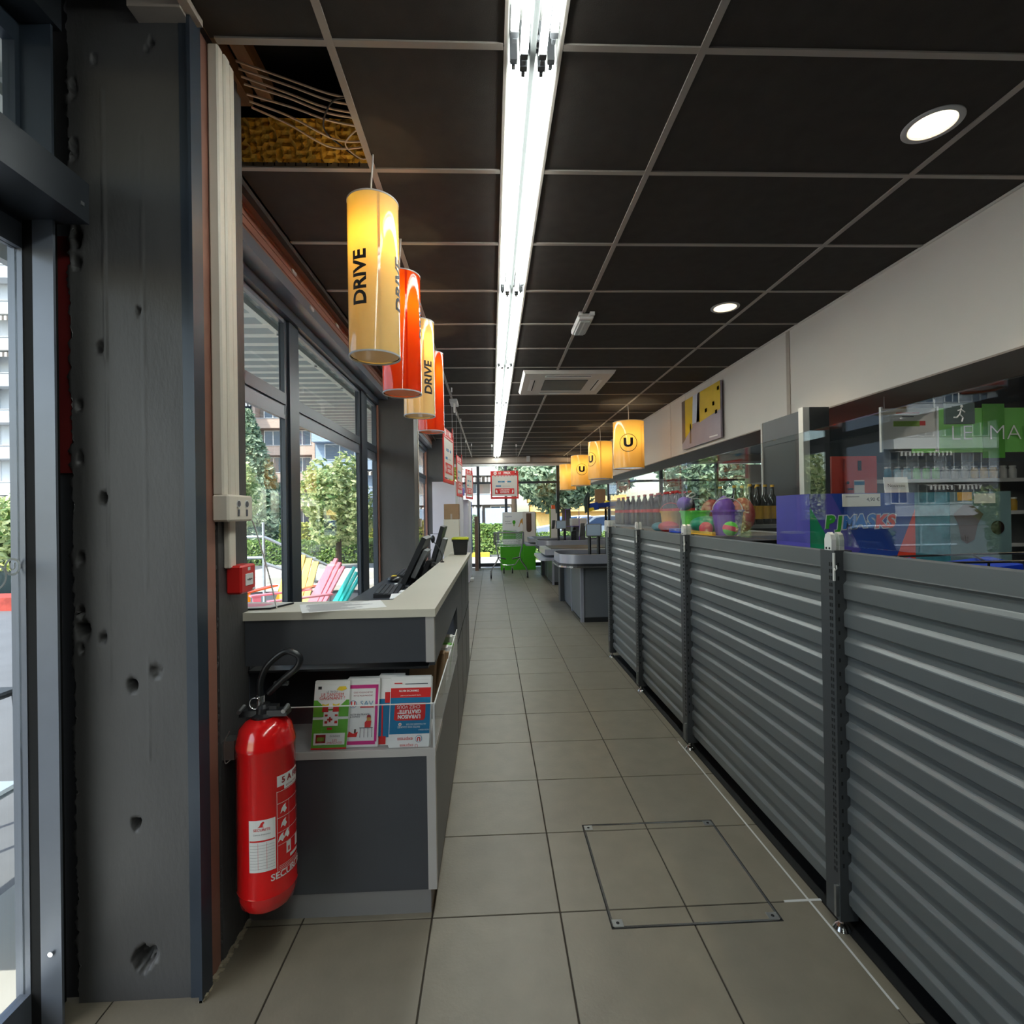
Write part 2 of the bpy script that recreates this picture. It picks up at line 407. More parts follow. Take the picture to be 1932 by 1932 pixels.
# pale mortar line along the barrier (spilled filler)
box('filler_line', 'lgrey', floor, 1.1165, 1.40, -.004, 1.1235, 3.1, .0006)
box('filler_line', 'lgrey', floor, 1.03, 1.802, -.004, 1.19, 1.812, .0007)
# black strip painting the shade in the gap below the barrier
box('gap_shade', 'slot', floor, 1.165, .2, -.006, 1.26, 5.0, .0012)
# ---- inspection hatch (sits flush in the floor)
h = thing('floor_hatch', 'square inspection hatch with thin metal rim set flush in the floor tiles', 'hatch', (.68, 2.01, 0))
x0, x1, y0, y1, w = .388, .974, 1.724, 2.298, .007
for a in ((x0, y0, x1, y0+w), (x0, y1-w, x1, y1), (x0, y0, x0+w, y1), (x1-w, y0, x1, y1)):
    box('rim', 'dsteel', h, a[0], a[1], -.002, a[2], a[3], .0012)
for a in ((x0-.004, y0-.004, x1+.004, y0), (x0-.004, y1, x1+.004, y1+.004), (x0-.004, y0, x0, y1), (x1, y0, x1+.004, y1)):
    box('gap', 'slot', h, a[0], a[1], -.002, a[2], a[3], .0008)
for (cx, cy) in ((x0+.022, y0+.02), (x1-.022, y0+.02), (x0+.022, y1-.02), (x1-.022, y1-.02)):
    b = MB(); b.box(cx-.018, cy-.016, -.002, cx+.018, cy+.016, .0016)
    p = b.build('corner_plate', 'zinc', h); MB().cyl((cx, cy, .001), (cx, cy, .0022), .006, n=10).build('key_hole', 'slot', p)

# ---- ceiling: boards, grid bars, roof above
ceiling = thing('ceiling', kind='structure')
box('roof_slab', 'plenum', ceiling, -1.5, -3.7, 3.32, 7.8, 13.8, 3.45)
LX = [-.489, .711, 1.911]; Y0, TY = 1.633, .6
TRX0, TRX1 = .073, .243
xs = [(-1.07, -.489), (-.489, TRX0), (TRX1, .711), (.711, 1.911), (1.911, 2.50)]
cm = {}
for ci, (a, b_) in enumerate(xs):
    for j in range(-8, 20):
        y = Y0+TY*j; ye = min(y+TY, YE)
        if y >= YE: continue
        if ci == 0 and j == 0: continue                    # the missing board
        xa = a
        if ci == 0 and j < 0: xa = -.86
        if ci == 0 and j in (7, 14): pass
        key = (ci, round(xa, 2), round(ye-y, 3))
        if key not in cm:
            o = MB().box(xa+.004, .004, 0, b_-.004, ye-y-.004, .014).build('ceiling_board', 'ceil', ceiling, local=True); cm[key] = o.data
        else:
            o = bpy.data.objects.new('ceiling_board', cm[key]); COL.objects.link(o); o.parent = ceiling
        o.location = (0, y, CE+.002)
        hole = {(3, 0): (1.752, 1.935), (3, 3): (1.748, 3.711)}.get((ci, j))
        if hole:
            b = MB(); hx, hy = hole[0], hole[1]-y; r = .082; n = 32; X0_, X1_, Y0_, Y1_ = xa+.004, b_-.004, .004, ye-y-.004
            ring_ = [(hx+r*cos(2*pi*k/n), hy+r*sin(2*pi*k/n)) for k in range(n)]; out = []
            for k in range(n):
                c_, s_ = cos(2*pi*k/n), sin(2*pi*k/n)
                tx = ((X1_-hx) if c_ > 0 else (X0_-hx))/c_ if abs(c_) > 1e-6 else 1e9; ty = ((Y1_-hy) if s_ > 0 else (Y0_-hy))/s_ if abs(s_) > 1e-6 else 1e9
                t_ = min(tx, ty); out.append((hx+c_*t_, hy+s_*t_))
            corners = [(X1_, Y1_), (X0_, Y1_), (X0_, Y0_), (X1_, Y0_)]
            V = [(x_, y_, 0) for x_, y_ in ring_+out+corners]; F = [(k, n+k, n+(k+1) % n, (k+1) % n) for k in range(n)]
            for ci_, (qx, qy) in enumerate(corners):
                for k in range(n):
                    p, q = out[k], out[(k+1) % n]
                    if (abs(p[0]-qx) < 1e-6 and abs(q[1]-qy) < 1e-6 and abs(p[1]-qy) > 1e-6 and abs(q[0]-qx) > 1e-6) or (abs(p[1]-qy) < 1e-6 and abs(q[0]-qx) < 1e-6 and abs(p[0]-qx) > 1e-6 and abs(q[1]-qy) > 1e-6): F.append((n+k, 2*n+ci_, n+(k+1) % n))
            b.add(V, F); bpy.data.objects.remove(o); o = b.build('ceiling_board', 'ceil', ceiling, local=True); o.location = (0, y, CE+.002); del cm[key]
def bar(x0, y0, x1, y1, z=CE): return box('grid_bar', 'bar', ceiling, x0, y0, z-.004, x1, y1, z+.002)
for x in LX: bar(x-.0125, -3.2, x+.0125, YE, CE-.0005)
for j in range(-8, 20):
    y = Y0+TY*j
    if y > YE-.05: continue
    w = .0115
    bar(-1.07 if j > 0 else -.84, y-w, TRX0-.012, y+w); bar(TRX1+.012, y-w, 2.50, y+w)
# perforated web of the bar seen through the hole
b = MB(); b.box(-1.05, Y0+TY-.0015, CE+.002, -.50, Y0+TY+.0015, CE+.042); b.mat(1)
for k in range(12):
    x = -1.0+.045*k; b.box(x, Y0+TY-.0025, CE+.012, x+.004, Y0+TY, CE+.026)
    if k % 2: b.box(x+.014, Y0+TY-.0025, CE+.022, x+.020, Y0+TY, CE+.028)
b.build('perforated_web', ['bar', 'slot'], ceiling)
b = MB(); b.box(-.5, Y0, CE+.002, -.4975, Y0+TY, CE+.035); b.build('bar_web', 'bar', ceiling)
# edge angles beside the window and along the lamp trough
box('edge_angle', 'ceil', ceiling, -1.10, 1.86, CE-.035, -1.07, YE, CE+.03)
for x in (TRX0, TRX1):
    box('trough_edge', 'bar', ceiling, x-.010 if x < .1 else x, -3.2, CE-.004, x if x < .1 else x+.010, YE, CE+.09)
# mineral wool, timber lying above the hole
b = MB(); nx, ny = 40, 12; vv = []
for i in range(nx):
    for j in range(ny):
        t = j/(ny-1); q = .014*sin(i*1.3+j*1.9)*cos(i*.55-j*1.2)+.008*sin(i*2.9+j*.7)
        vv.append((-1.06+.57*i/(nx-1), 2.225-.085*t+q, CE+.022+.125*t+q*.6))
b.add(vv, [(i*ny+j, (i+1)*ny+j, (i+1)*ny+j+1, i*ny+j+1) for i in range(nx-1) for j in range(ny-1)])
b.add([(-1.06+.57*i/(nx-1), y, z) for i in range(nx) for y, z in ((2.14, CE+.147), (2.60, CE+.15))], [(2*i, 2*i+2, 2*i+3, 2*i+1) for i in range(nx-1)])
b.build('mineral_wool', 'wool', ceiling, smooth=False, kind='stuff')
for k, x in enumerate((-1.05, -.985, -.905)):
    box('timber', 'wood', ceiling, x, 1.3, 3.05+.02*k, x+.05, 2.1, 3.10+.03*k)

# ---- cables in the hole (each its own thing)
cab = [((-.86, 1.80, 2.99), (-.70, 1.87, 2.985), (-.58, 1.90, 2.965), (-.46, 1.92, 2.955)), ((-.86, 1.82, 2.98), (-.70, 1.88, 2.97), (-.58, 1.92, 2.955), (-.46, 1.935, 2.945)),
       ((-.86, 1.84, 2.97), (-.72, 1.89, 2.955), (-.60, 1.94, 2.945), (-.46, 1.975, 2.945)), ((-.86, 1.86, 2.96), (-.72, 1.90, 2.945), (-.60, 1.955, 2.936), (-.46, 1.985, 2.935)),
       ((-.86, 1.88, 2.94), (-.72, 1.93, 2.935), (-.60, 1.985, 2.93), (-.46, 2.03, 2.935)), ((-.86, 1.90, 2.93), (-.74, 1.97, 2.93), (-.60, 2.08, 2.925), (-.455, 2.10, 2.935)),
       ((-.86, 1.915, 2.92), (-.76, 2.0, 2.925), (-.63, 2.12, 2.922), (-.455, 2.12, 2.93))]
cl = ['uppermost pale cable of the bundle in the open ceiling hole', 'second pale cable from the top in the open ceiling hole', 'third pale cable from the top in the open ceiling hole', 'fourth pale cable from the top in the open ceiling hole', 'fifth pale cable, just above the gap in the ceiling-hole bundle', 'next-to-lowest pale cable, sagging over the yellow wool', 'lowest pale cable, sagging deepest over the yellow wool']
def spline(P, n=24):
    P = [Vector(p) for p in P]; P = [P[0]*2-P[1]]+P+[P[-1]*2-P[-2]]; out = []
    for i in range(1, len(P)-2):
        for k in range(n):
            t = k/n; a, b_, c, d = P[i-1], P[i], P[i+1], P[i+2]
            out.append(.5*((2*b_)+(c-a)*t+(2*a-5*b_+4*c-d)*t*t+(3*b_-a-3*c+d)*t**3))
    out.append(P[-2]); return out
for k, P in enumerate(cab):
    o = MB().tube(spline(P, 8), .0042, 6).build('cable', 'cable', None, smooth=True)
    tag(o, cl[k], 'cable', 'cables across the open ceiling hole')
o = MB().tube(spline([(-.47, 1.90, 2.95), (-.56, 1.90, 2.935), (-.63, 2.02, 2.925), (-.58, 2.14, 2.93), (-.55, 2.22, 2.95)], 8), .0035, 6).build('cable', 'dcable', None, smooth=True)
tag(o, 'thin black cable looping down in the open ceiling hole', 'cable')
o = MB().tube(spline([(-.47, 2.0, 2.93), (-.55, 2.07, 2.925), (-.57, 2.12, 2.922), (-.52, 2.19, 2.924), (-.46, 2.15, 2.935)], 8), .003, 6).build('cable', 'cable', None, smooth=True)
tag(o, 'pale cable hooked in a small loop at the right of the ceiling hole', 'cable')

# ---- right bulkhead (white fascia over the shop)
wall_right = thing('wall_right', kind='structure')
for (a, b_) in ((-3.2, 1.55), (1.56, 4.16), (4.20, 7.0), (7.01, 10.2), (10.21, 13.4)):
    box('fascia_board', 'fascia', wall_right, 2.50, a, 2.160, 2.53, b_, CE+.02)
box('fascia_joint', 'seam', wall_right, 2.494, 4.155, 2.162, 2.505, 4.205, CE)
box('fascia_angle', 'fascia', wall_right, 2.488, -3.2, CE-.012, 2.50, YE, CE)
box('soffit', 'soffit', wall_right, 2.50, -3.2, 2.150, 3.05, YE, 2.160)
box('bulkhead_back', 'dark', wall_right, 3.03, -3.2, 2.16, 3.05, YE, 3.3)
tag(box('wall_store', 'dark', None, 7.5, -3.5, 0, 7.6, 13.7, 3.3), kind='structure').name = 'wall_store'
tag(box('wall_back', 'dark', None, -1.5, -3.6, 0, 7.6, -3.5, 3.3), kind='structure')
sc2 = thing('ceiling_store', kind='structure')
box('board', 'dark', sc2, 3.05, -3.5, 2.9, 7.5, 13.7, 2.92)

# ---- end wall (glass)
we = thing('window_end', kind='structure'); we.name = 'window_4'
box('lintel', 'soffit', we, -1.4, YE-.02, 2.70, 7.5, YE+.15, CE+.3)
box('roller_box', 'seam', we, -1.2, YE-.10, 2.74, 2.5, YE-.02, 2.86)
box('head_rail', 'white', we, -1.2, YE-.06, 2.66, 7.4, YE+.06, 2.72)
box('bracket', 'lgrey', we, .93, YE-.16, 2.76, 1.02, YE-.10, CE)
for x in (-1.26, -.34, .383, 1.75, 3.1, 4.5, 6.0, 7.4):
    box('mullion', 'steel', we, x-.035, YE-.05, 0, x+.035, YE+.05, 2.68)
box('transom', 'steel', we, -1.2, YE-.045, 2.20, 7.4, YE+.045, 2.255)
box('bottom_rail', 'steel', we, -1.2, YE-.045, .04, 7.4, YE+.045, .13)
xx = [-1.26, -.34, .383, 1.75, 3.1, 4.5, 6.0, 7.4]
for a, b_ in zip(xx, xx[1:]):
    for (c, d) in ((.13, 2.2), (2.255, 2.66)):
        box('pane', G, we, a+.035, YE-.004, c, b_-.035, YE+.004, d)
box('side_post', 'posterB', we, -.43, YE-.55, 0, -.345, YE-.05, 1.36)

# ---- pillars
def relief_column(name, X0, X1, YF, YB, pits, seams):
    b = MB(); nx, nz = 92, 300; H = CE+.06; vv = []
    for j in range(nz+1):
        z = H*j/nz
        for i in range(nx+1):
            x = X0+(X1-X0)*i/nx; d = .0012*sin(x*31+z*3)*sin(z*7.3)
            for (px, pz, pr, pd) in pits:
                q = ((x-px)**2+((z-pz)*(.45 if px < -1.2 and pz > 2.2 else .8))**2)/(pr*pr)
                if q < 2.5: d += 2.4*pd/(1+math.exp(9*(q-.62+.35*sin(190*x+1)*sin(170*z))))
            for (sx, z0, z1, sd_) in seams:
                if z0 < z < z1 and abs(x-sx) < .0045: d -= sd_*(.7+.5*sin(z*37)*sin(z*11))
            if i == 0: x += .004*sin(z*23)+.003*sin(z*61+1)+.006*sin(z*9)*sin(z*131)+.003*sin(z*311)
            vv.append((x, YF+d, z))
    b.sm = True
    b.add(vv, [(j*(nx+1)+i, j*(nx+1)+i+1, (j+1)*(nx+1)+i+1, (j+1)*(nx+1)+i) for j in range(nz) for i in range(nx)])
    b.sm = False
    L = [j*(nx+1) for j in range(nz+1)]
    base = len(b.v); b.v += [(X0+.002, YB, vv[k][2]) for k in L]
    b.mi = 0
    for j in range(nz):
        b.f.append([L[j], L[j+1], base+j+1, base+j]); b.m.append(0); b.smf.append(False)
    b.add([(X1, YF, 0), (X1, YB, 0), (X1, YB, H), (X1, YF, H)], [(0, 1, 2, 3)])
    return b
pits = [(-1.062, .922, .016, .022), (-1.138, 1.473, .013, .020), (-1.205, 1.296, .013, .02), (-1.200, 1.086, .022, .03), (-1.206, 1.14, .012, .018), (-1.205, 1.03, .008, .018), (-1.143, 1.064, .012, .010), (-1.03, 2.027, .008, .018),
        (-1.143, 1.917, .013, .018), (-1.056, .518, .014, .020), (-1.042, .119, .03, .022), (-1.015, .13, .02, .01), (-1.148, 2.765, .011, .014), (-.993, .961, .018, .006), (-1.205, 2.165, .014, .016), (-.985, 2.82, .01, .012), (-1.0, 2.80, .008, .012),
        (-1.212, 2.68, .014, .008), (-1.212, 2.50, .016, .008), (-1.205, 2.24, .016, .018), (-1.204, 1.75, .012, .010), (-1.204, 1.59, .012, .012)]
seams = [(-1.126, 1.88, 2.68, .004), (-1.124, .9, 1.88, .0018), (-1.018, 2.02, 2.55, .003), (-1.018, 1.2, 2.0, .0009), (-1.016, .7, 1.0, .0012)]
wl = thing('wall_left', kind='structure')
p1 = relief_column('column', -1.228, -.905, 1.55, 1.85, pits, seams).build('column', 'column', wl, smooth=None)
# steel channel at the pillar's corner and the flanged side
b = MB(); b.box(-.905, 1.548, 0, -.872, 1.556, CE); b.box(-.872, 1.530, 0, -.862, 1.585, CE); b.box(-.905, 1.556, 0, -.872, 1.60, CE)
b.build('steel_channel', 'frame', wl)
b = MB(); b.box(-.905, 1.60, 0, -.885, 1.86, CE+.05); b.build('column_side', 'column', wl)
b = MB(); b.box(-.885, 1.592, 0, -.874, 1.655, CE); b.build('brown_flange', 'brown', wl)
b = MB(); b.box(-.885, 1.668, 0, -.872, 1.86, CE); b.build('side_lining', 'column', wl)
random.seed(3)
b = MB()
for k in range(46):
    z = random.choice([random.uniform(0, .9), random.uniform(0, 2.0)]); y = 1.661+random.uniform(-.006, .006); r = random.uniform(.002, .005)
    b.ball((-.876, y, z), (r*.7, r, r*1.8), 6, 4)
b.build('paint_blobs', 'column', wl, kind='stuff')
b = MB(); b.box(-1.02, 1.50, CE-.03, -.872, 1.60, CE+.02); b.box(-.872, 1.44, CE-.022, -.845, 1.57, CE-.002); b.build('top_bracket', 'seam', wl)
b = MB()   # frayed filler at the pillar foot
for k in range(28):
    y = 1.53+.31*k/28; b.box(-.874, y, 0, -.860+.006*sin(k*2.3), y+.0115, .006+.004*sin(k*1.3))
b.build('filler_bead', 'chip', wl, kind='stuff')
box('reveal', 'slot', wl, -1.30, 1.57, 0, -1.228, 1.86, 3.0); box('red_reveal', 'red_edge', wl, -1.30, 1.562, 1.55, -1.229, 1.57, 2.25)
for (ya, yb) in ((5.85, 6.15), (10.14, 10.44)):
    box('column', 'column', wl, -1.285, ya, 0, -.87, yb, CE+.06)
    box('flange', 'brown', wl, -1.30, ya-.03, 0, -1.262, ya, 2.85)
    box('corner_strip', 'trunk', wl, -.878, yb, 1.36, -.862, yb+.03, CE)
    bbox('socket_box', 'trunk', wl, -.885, yb-.02, 1.27, -.845, yb+.10, 1.37)
# brown channel, head trim above the windows
for (ya, yb) in ((1.86, 5.85), (6.15, 10.14), (10.44, YE)):
    b = MB(); b.box(-1.19, ya, 2.79, -1.155, yb, 2.92); b.mat(1); b.box(-1.155, ya, 2.80, -1.148, yb, 2.815); b.box(-1.155, ya, 2.845, -1.15, yb, 2.852); b.box(-1.155, ya, 2.885, -1.147, yb, 2.90); b.mat(0); b.box(-1.30, ya, 2.90, -1.07, yb, 2.96)
    b.build('shutter_rail', ['brown', 'brown'], wl)
    box('head_trim', 'steel_l', wl, -1.25, ya, 2.725, -1.155, yb, 2.79)
    box('wall_top', 'plenum', wl, -1.40, ya, 2.86, -1.19, yb, 3.32)
for k, (y, z) in enumerate(((3.05, 2.86), (3.9, 2.86), (3.35, 2.765))):
    bbox('rail_clip', 'lgrey', wl, -1.158, y, z-.012, -1.143, y+.06, z+.012)
box('column_head', 'plenum', wl, -1.40, 1.5, 2.96, -1.10, 1.86, 3.32)

# ---- left windows
def window(name, ya, yb, mulls):
    w = thing(name, kind='structure'); X = -1.30
    box('head', 'frame', w, X-.05, ya, 2.66, X+.05, yb, 2.74)
    box('sill', 'frame', w, X-.05, ya, .03, X+.05, yb, .12)
    edges = [ya]+[e for mm in mulls for e in mm]+[yb]
    for (a, b_) in mulls:
        bm_ = MB(); bm_.box(X-.022, a, .03, X+.012, b_, 2.70); bm_.box(X+.012, a+.05, .03, X+.026, b_-.004, 2.70)
        bm_.build('mullion', 'frame', w)
    for y_, s in ((ya, 1), (yb, -1)): box('jamb', 'frame', w, X-.03, min(y_, y_+s*.02), .03, X+.02, max(y_, y_+s*.02), 2.7)
    for a, b_ in zip(edges[0::2], edges[1::2]):
        bm_ = MB(); bm_.box(X-.03, a, 2.115, X+.022, b_, 2.185); bm_.build('transom', 'frame', w)
        box('transom_lip', 'steel_l', w, X-.03, a, 2.055, X+.010, b_, 2.115)
        for (c, d) in ((.12, 2.055), (2.185, 2.66)):
            box('pane', G, w, X-.018, a, c, X-.010, b_, d)
            box('glazing_bead', 'steel_l', w, X-.010, a, d-.028, X+.012, b_, d)
    return w
window_1 = window('window_1', 1.86, 5.82, [(3.27, 3.48), (5.08, 5.36)])
window('window_2', 6.15, 10.14, [(7.5, 7.72), (8.8, 9.02)])
window('window_3', 10.44, 13.34, [(11.8, 12.0)])
# lettering on the first pane (seen through from indoors)
for s_, y, z, h_ in (('8', 2.19, 1.11, .15), ('9', 2.33, 1.09, .075), ('h', 2.41, 1.09, .10), ('119', 2.42, 1.50, .055), ('866', 2.68, 1.50, .055), ('ll', 2.24, .93, .07), ('o', 2.37, .92, .05), ('l', 2.46, .93, .07), ('a', 2.56, .92, .05), ('866888', 3.85, 1.17, .055)):
    text(s_, h_, (-1.305, y, z), (0, 1, 0), (0, 0, 1), 'decal', window_1, bold=-.012, name='opening_hours')

# ---- left door and its frame
d = thing('door_1', kind='structure')
b = MB(); b.box(-1.268, 1.476, 0, -1.212, 1.484, 2.26); b.build('jamb', 'steel_l', d)
b = MB(); b.box(-1.296, 1.476, 2.365, -1.212, 1.484, 2.80); b.build('upper_plate', 'frame', d)
box('beam', 'steel', d, -1.42, -.8, 2.25, -1.13, 1.50, 2.365)
box('beam_bolt', 'zinc', d, -1.13, 1.47, 2.29, -1.128, 1.48, 2.30)
MB().cyl((-1.238, 1.477, .21), (-1.238, 1.470, .21), .007, n=12).build('screw', 'chrome', d)
box('jamb_shade', 'slot', d, -1.296, 1.478, 0, -1.268, 1.56, 2.8)  # black strip put in for the shadow gap beside the jamb
box('stile', 'steel_l', d, -1.335, 1.476, .01, -1.296, 1.50, 2.24)
box('top_rail', 'steel_l', d, -1.325, .30, 2.17, -1.296, 1.476, 2.24)
box('bottom_rail', 'steel_l', d, -1.325, .30, .01, -1.296, 1.476, .10)
box('stile', 'steel_l', d, -1.325, .25, .01, -1.296, .30, 2.24)
box('pane', G, d, -1.316, .30, .10, -1.310, 1.476, 2.17)
box('threshold', 'zinc', d, -1.50, -.8, -.01, -1.30, 1.5, .012)
b = MB(); b.box(-1.33, .2, 2.365, -1.296, 1.476, 2.43); b.box(-1.33, .2, 2.74, -1.296, 1.476, 2.80); b.box(-1.33, 1.462, 2.43, -1.296, 1.476, 2.74); b.build('fanlight_frame', 'frame', d)
box('pane', G, d, -1.316, .2, 2.43, -1.310, 1.462, 2.74)
box('head_strip', 'frame', d, -1.33, -.8, 2.24, -1.296, 1.5, 2.37)
b = MB(); b.box(-1.40, -.8, 2.80, -1.20, 1.5, 2.96); b.build('upper_beam', 'steel', d)
b = MB(); b.box(-1.20, -3, 2.94, -.86, 1.52, 2.97); b.build('plaster_strip', 'wood', d)
b = MB(); b.box(-1.36, -3.5, 0, -1.30, -.8, 3.3); b.build('side_panel', 'steel', d)
b = MB(); b.box(-1.36, -.8, 0, -1.30, .2, 3.0); b.build('second_leaf', 'steel', d)
b = MB(); b.box(-1.45, -3.5, 2.96, -1.2, 1.5, 3.32); b.build('wall_top', 'plenum', d)
for (y, z, r) in ((1.452, 1.285, .024), (1.40, 1.262, .036)):
    b = MB(); n = 36
    for (ra, rb) in ((r, r-.006),):
        v = [(-1.309, y+rr*cos(2*pi*i/n), z+rr*sin(2*pi*i/n)) for rr in (ra, rb) for i in range(n)]
        b.add(v, [(i, (i+1) % n, n+(i+1) % n, n+i) for i in range(n)])
    b.build('round_decal', 'decal', d)
    text('U', r*.8, (-1.309, y, z), (0, 1, 0), (0, 0, 1), 'decal', d, bold=.03, name='round_decal')

# ================================================================== CEILING FITTINGS
ordn = ['first', 'second', 'third', 'fourth', 'fifth', 'sixth', 'seventh', 'eighth']
segs = [(-1.826, -.081)] + [(-.081+1.745*k, 1.664+1.745*k) for k in range(7)] + [(12.134, 13.30)]
labs = ['open four-tube fluorescent ceiling light just overhead at the top edge of the photo',
        'open four-tube fluorescent ceiling light, nearest full length past the top holders']
for k, (a, b_) in enumerate(segs):
    if k == 0: lab = 'open four-tube fluorescent ceiling light behind the viewpoint, above the near floor'
    elif k == 1: lab = labs[0]
    elif k == 2: lab = labs[1]
    else: lab = 'open four-tube fluorescent ceiling light, %s along the row from the front' % (ordn[k-1] if k-1 < 7 else 'last')
    f = thing('fluorescent_light', lab, 'ceiling light', ((TRX0+TRX1)/2, (a+b_)/2, CE+.09), group='four-tube lights in the ceiling trough')
    b = MB(); b.box(TRX0+.001, a, CE+.085, TRX1-.001, b_, CE+.10); b.box(TRX0, a, CE-.002, TRX0+.004, b_, CE+.09); b.box(TRX1-.004, a, CE-.002, TRX1, b_, CE+.09)
    b.build('tray', 'white', f)
    box('tray_shade', 'shelf', f, TRX0+.006, a, CE+.082, TRX1-.006, b_, CE+.085)  # grey sheet paints shade between the tubes onto the white tray
    xc = (TRX0+TRX1)/2
    b = MB(); b.prism([(CE+.085, xc-.022), (CE-.004, xc-.008), (CE-.004, xc+.008), (CE+.085, xc+.022)], 1, a, b_); b.build('spine', 'corr', f)
    for (dx, z, sh) in ((-.062, CE+.012, .055), (-.030, CE-.012, -.005), (.030, CE-.012, -.005), (.062, CE+.012, .055)):
        MB().cyl((xc+dx, a+.05, z), (xc+dx, b_-.02-sh, z), .013, n=10).build('tube', TUBE, f, smooth=True)
    for y in (a+.02, b_-.03):
        b = MB()
        for (dx, z, sh) in ((-.062, CE+.012, .045), (-.030, CE-.012, -.005), (.030, CE-.012, -.005), (.062, CE+.012, .045)):
            yy = y-(sh if y > a+.1 else 0)
            b.box(xc+dx-.012, yy-.008, z-.016, xc+dx+.012, yy+.012, CE+.085)
            b.box(xc+dx-.006, yy+.012, z-.020, xc+dx+.006, yy+.028, z+.004)
        b.box(xc-.03, y-.004, CE+.02, xc+.03, y+.006, CE+.035)
        b.build('tube_holder', 'smoke', f)

def point(name, loc, parent, energy, col, r=.03):
    l = bpy.data.lights.new(name, 'POINT'); l.energy = energy; l.color = col; l.shadow_soft_size = r
    o = bpy.data.objects.new(name, l); COL.objects.link(o); o.parent = parent; o.location = Vector(loc)-offs(parent); return o

DR = text_mesh('DRIVE', .032)
def drum(x, y, z0, z1, R, mats, lab, phis, cap, body='DRIVE', hcap=.057, zt=.0, logo=None):
    L = thing('pendant_lamp', lab, 'lamp', (x, y, z0), group='tall drum pendants over the counter')
    n = 48; b = MB(); b.sm = True
    b.add([(x+R*cos(2*pi*i/n), y+R*sin(2*pi*i/n), z) for z in (z0, z1) for i in range(n)], [(i, (i+1) % n, n+(i+1) % n, n+i) for i in range(n)])
    b.build('shade', mats[0], L)
    for z in (z0, z1): MB().lathe([(R-.004, -.003), (R+.0015, -.003), (R+.0015, .003), (R-.004, .003), (R-.004, -.003)], (x, y, z), 48, False, False).build('rim', 'lgrey', L)
    MB().lathe([(R-.006, 0), (R-.006, .003)], (x, y, z0+.006), 40).build('diffuser', cap, L)
    # seam of the rolled sheet
    a = .42; b = MB(); b.add([(x+(R+.0006)*sin(a+t), y-(R+.0006)*cos(a+t), z) for z in (z0+.003, z1-.003) for t in (-.05, .05)], [(0, 1, 3, 2)]); b.build('seam', mats[0], L)
    b = MB(); b.tube(spline([(x-.004, y, z1-.02), (x-.006, y, z1+.08), (x-.001, y-.002, (z1+CE)/2+.03), (x+.004, y, CE)], 6), .0038, 8); b.build('cord', 'white', L, smooth=True)
    b = MB(); b.cyl((x, y, z1-.07), (x, y, z1-.02), .016); b.box(x-R+.003, y-.003, z1-.015, x+R-.003, y+.003, z1-.009); b.box(x-.003, y-R+.003, z1-.015, x+.003, y+R-.003, z1-.009); b.build('socket', 'white', L)
    bl = MB().ball((x, y, z1-.115), (.022, .022, .045), 10, 8).build('bulb', emit('bulb_glow', (1, .72, .36, 1), 9), L, smooth=True)
    point('bulb_light', (x, y, z1-.17), L, 2.0, (1, .70, .36), .02)
    for ph in phis:
        v, f = DR if body == 'DRIVE' else text_mesh(body, .018)
        s = hcap/.70
        vv, ff = wrap([(p[0]*s, p[1]*s) for p in v], f, x, y, z0+zt, R+.0012, ph, 'up', .012)
        b = MB(); b.add(vv, ff); b.build('lettering', 'ink', L)
    if logo:
        v, f = text_mesh('a', .03); s = .05/.7
        vv, ff = wrap([(p[0]*s, p[1]*s) for p in v], f, x, y, z0+.16, R+.0012, logo, 'x', .012)
        b = MB(); b.add(vv, ff); b.build('lettering', 'navy', L)
    return L
LXd = -.472
drum(LXd, 2.14, 2.065, 2.700, .1035, [SHY], 'nearest tall yellow drum pendant lettered DRIVE hanging over the counter front', (-.33, 1.47, 3.3), DIF, zt=.29)
drum(LXd, 2.79, 2.068, 2.700, .1035, [SHR], 'second drum pendant from the front, glowing orange-red, behind the nearest yellow one', (1.60,), DIFR, zt=.40, logo=-.62)
drum(LXd, 3.46, 2.075, 2.700, .1035, [SHY], 'third drum pendant from the front, yellow lettered DRIVE, between two orange-red ones', (.78, -1.0), DIF, zt=.24)
drum(LXd, 4.13, 2.076, 2.700, .1035, [SHR], 'farthest tall orange-red drum pendant, last of the row over the counter', (2.2,), DIFR, zt=.3)

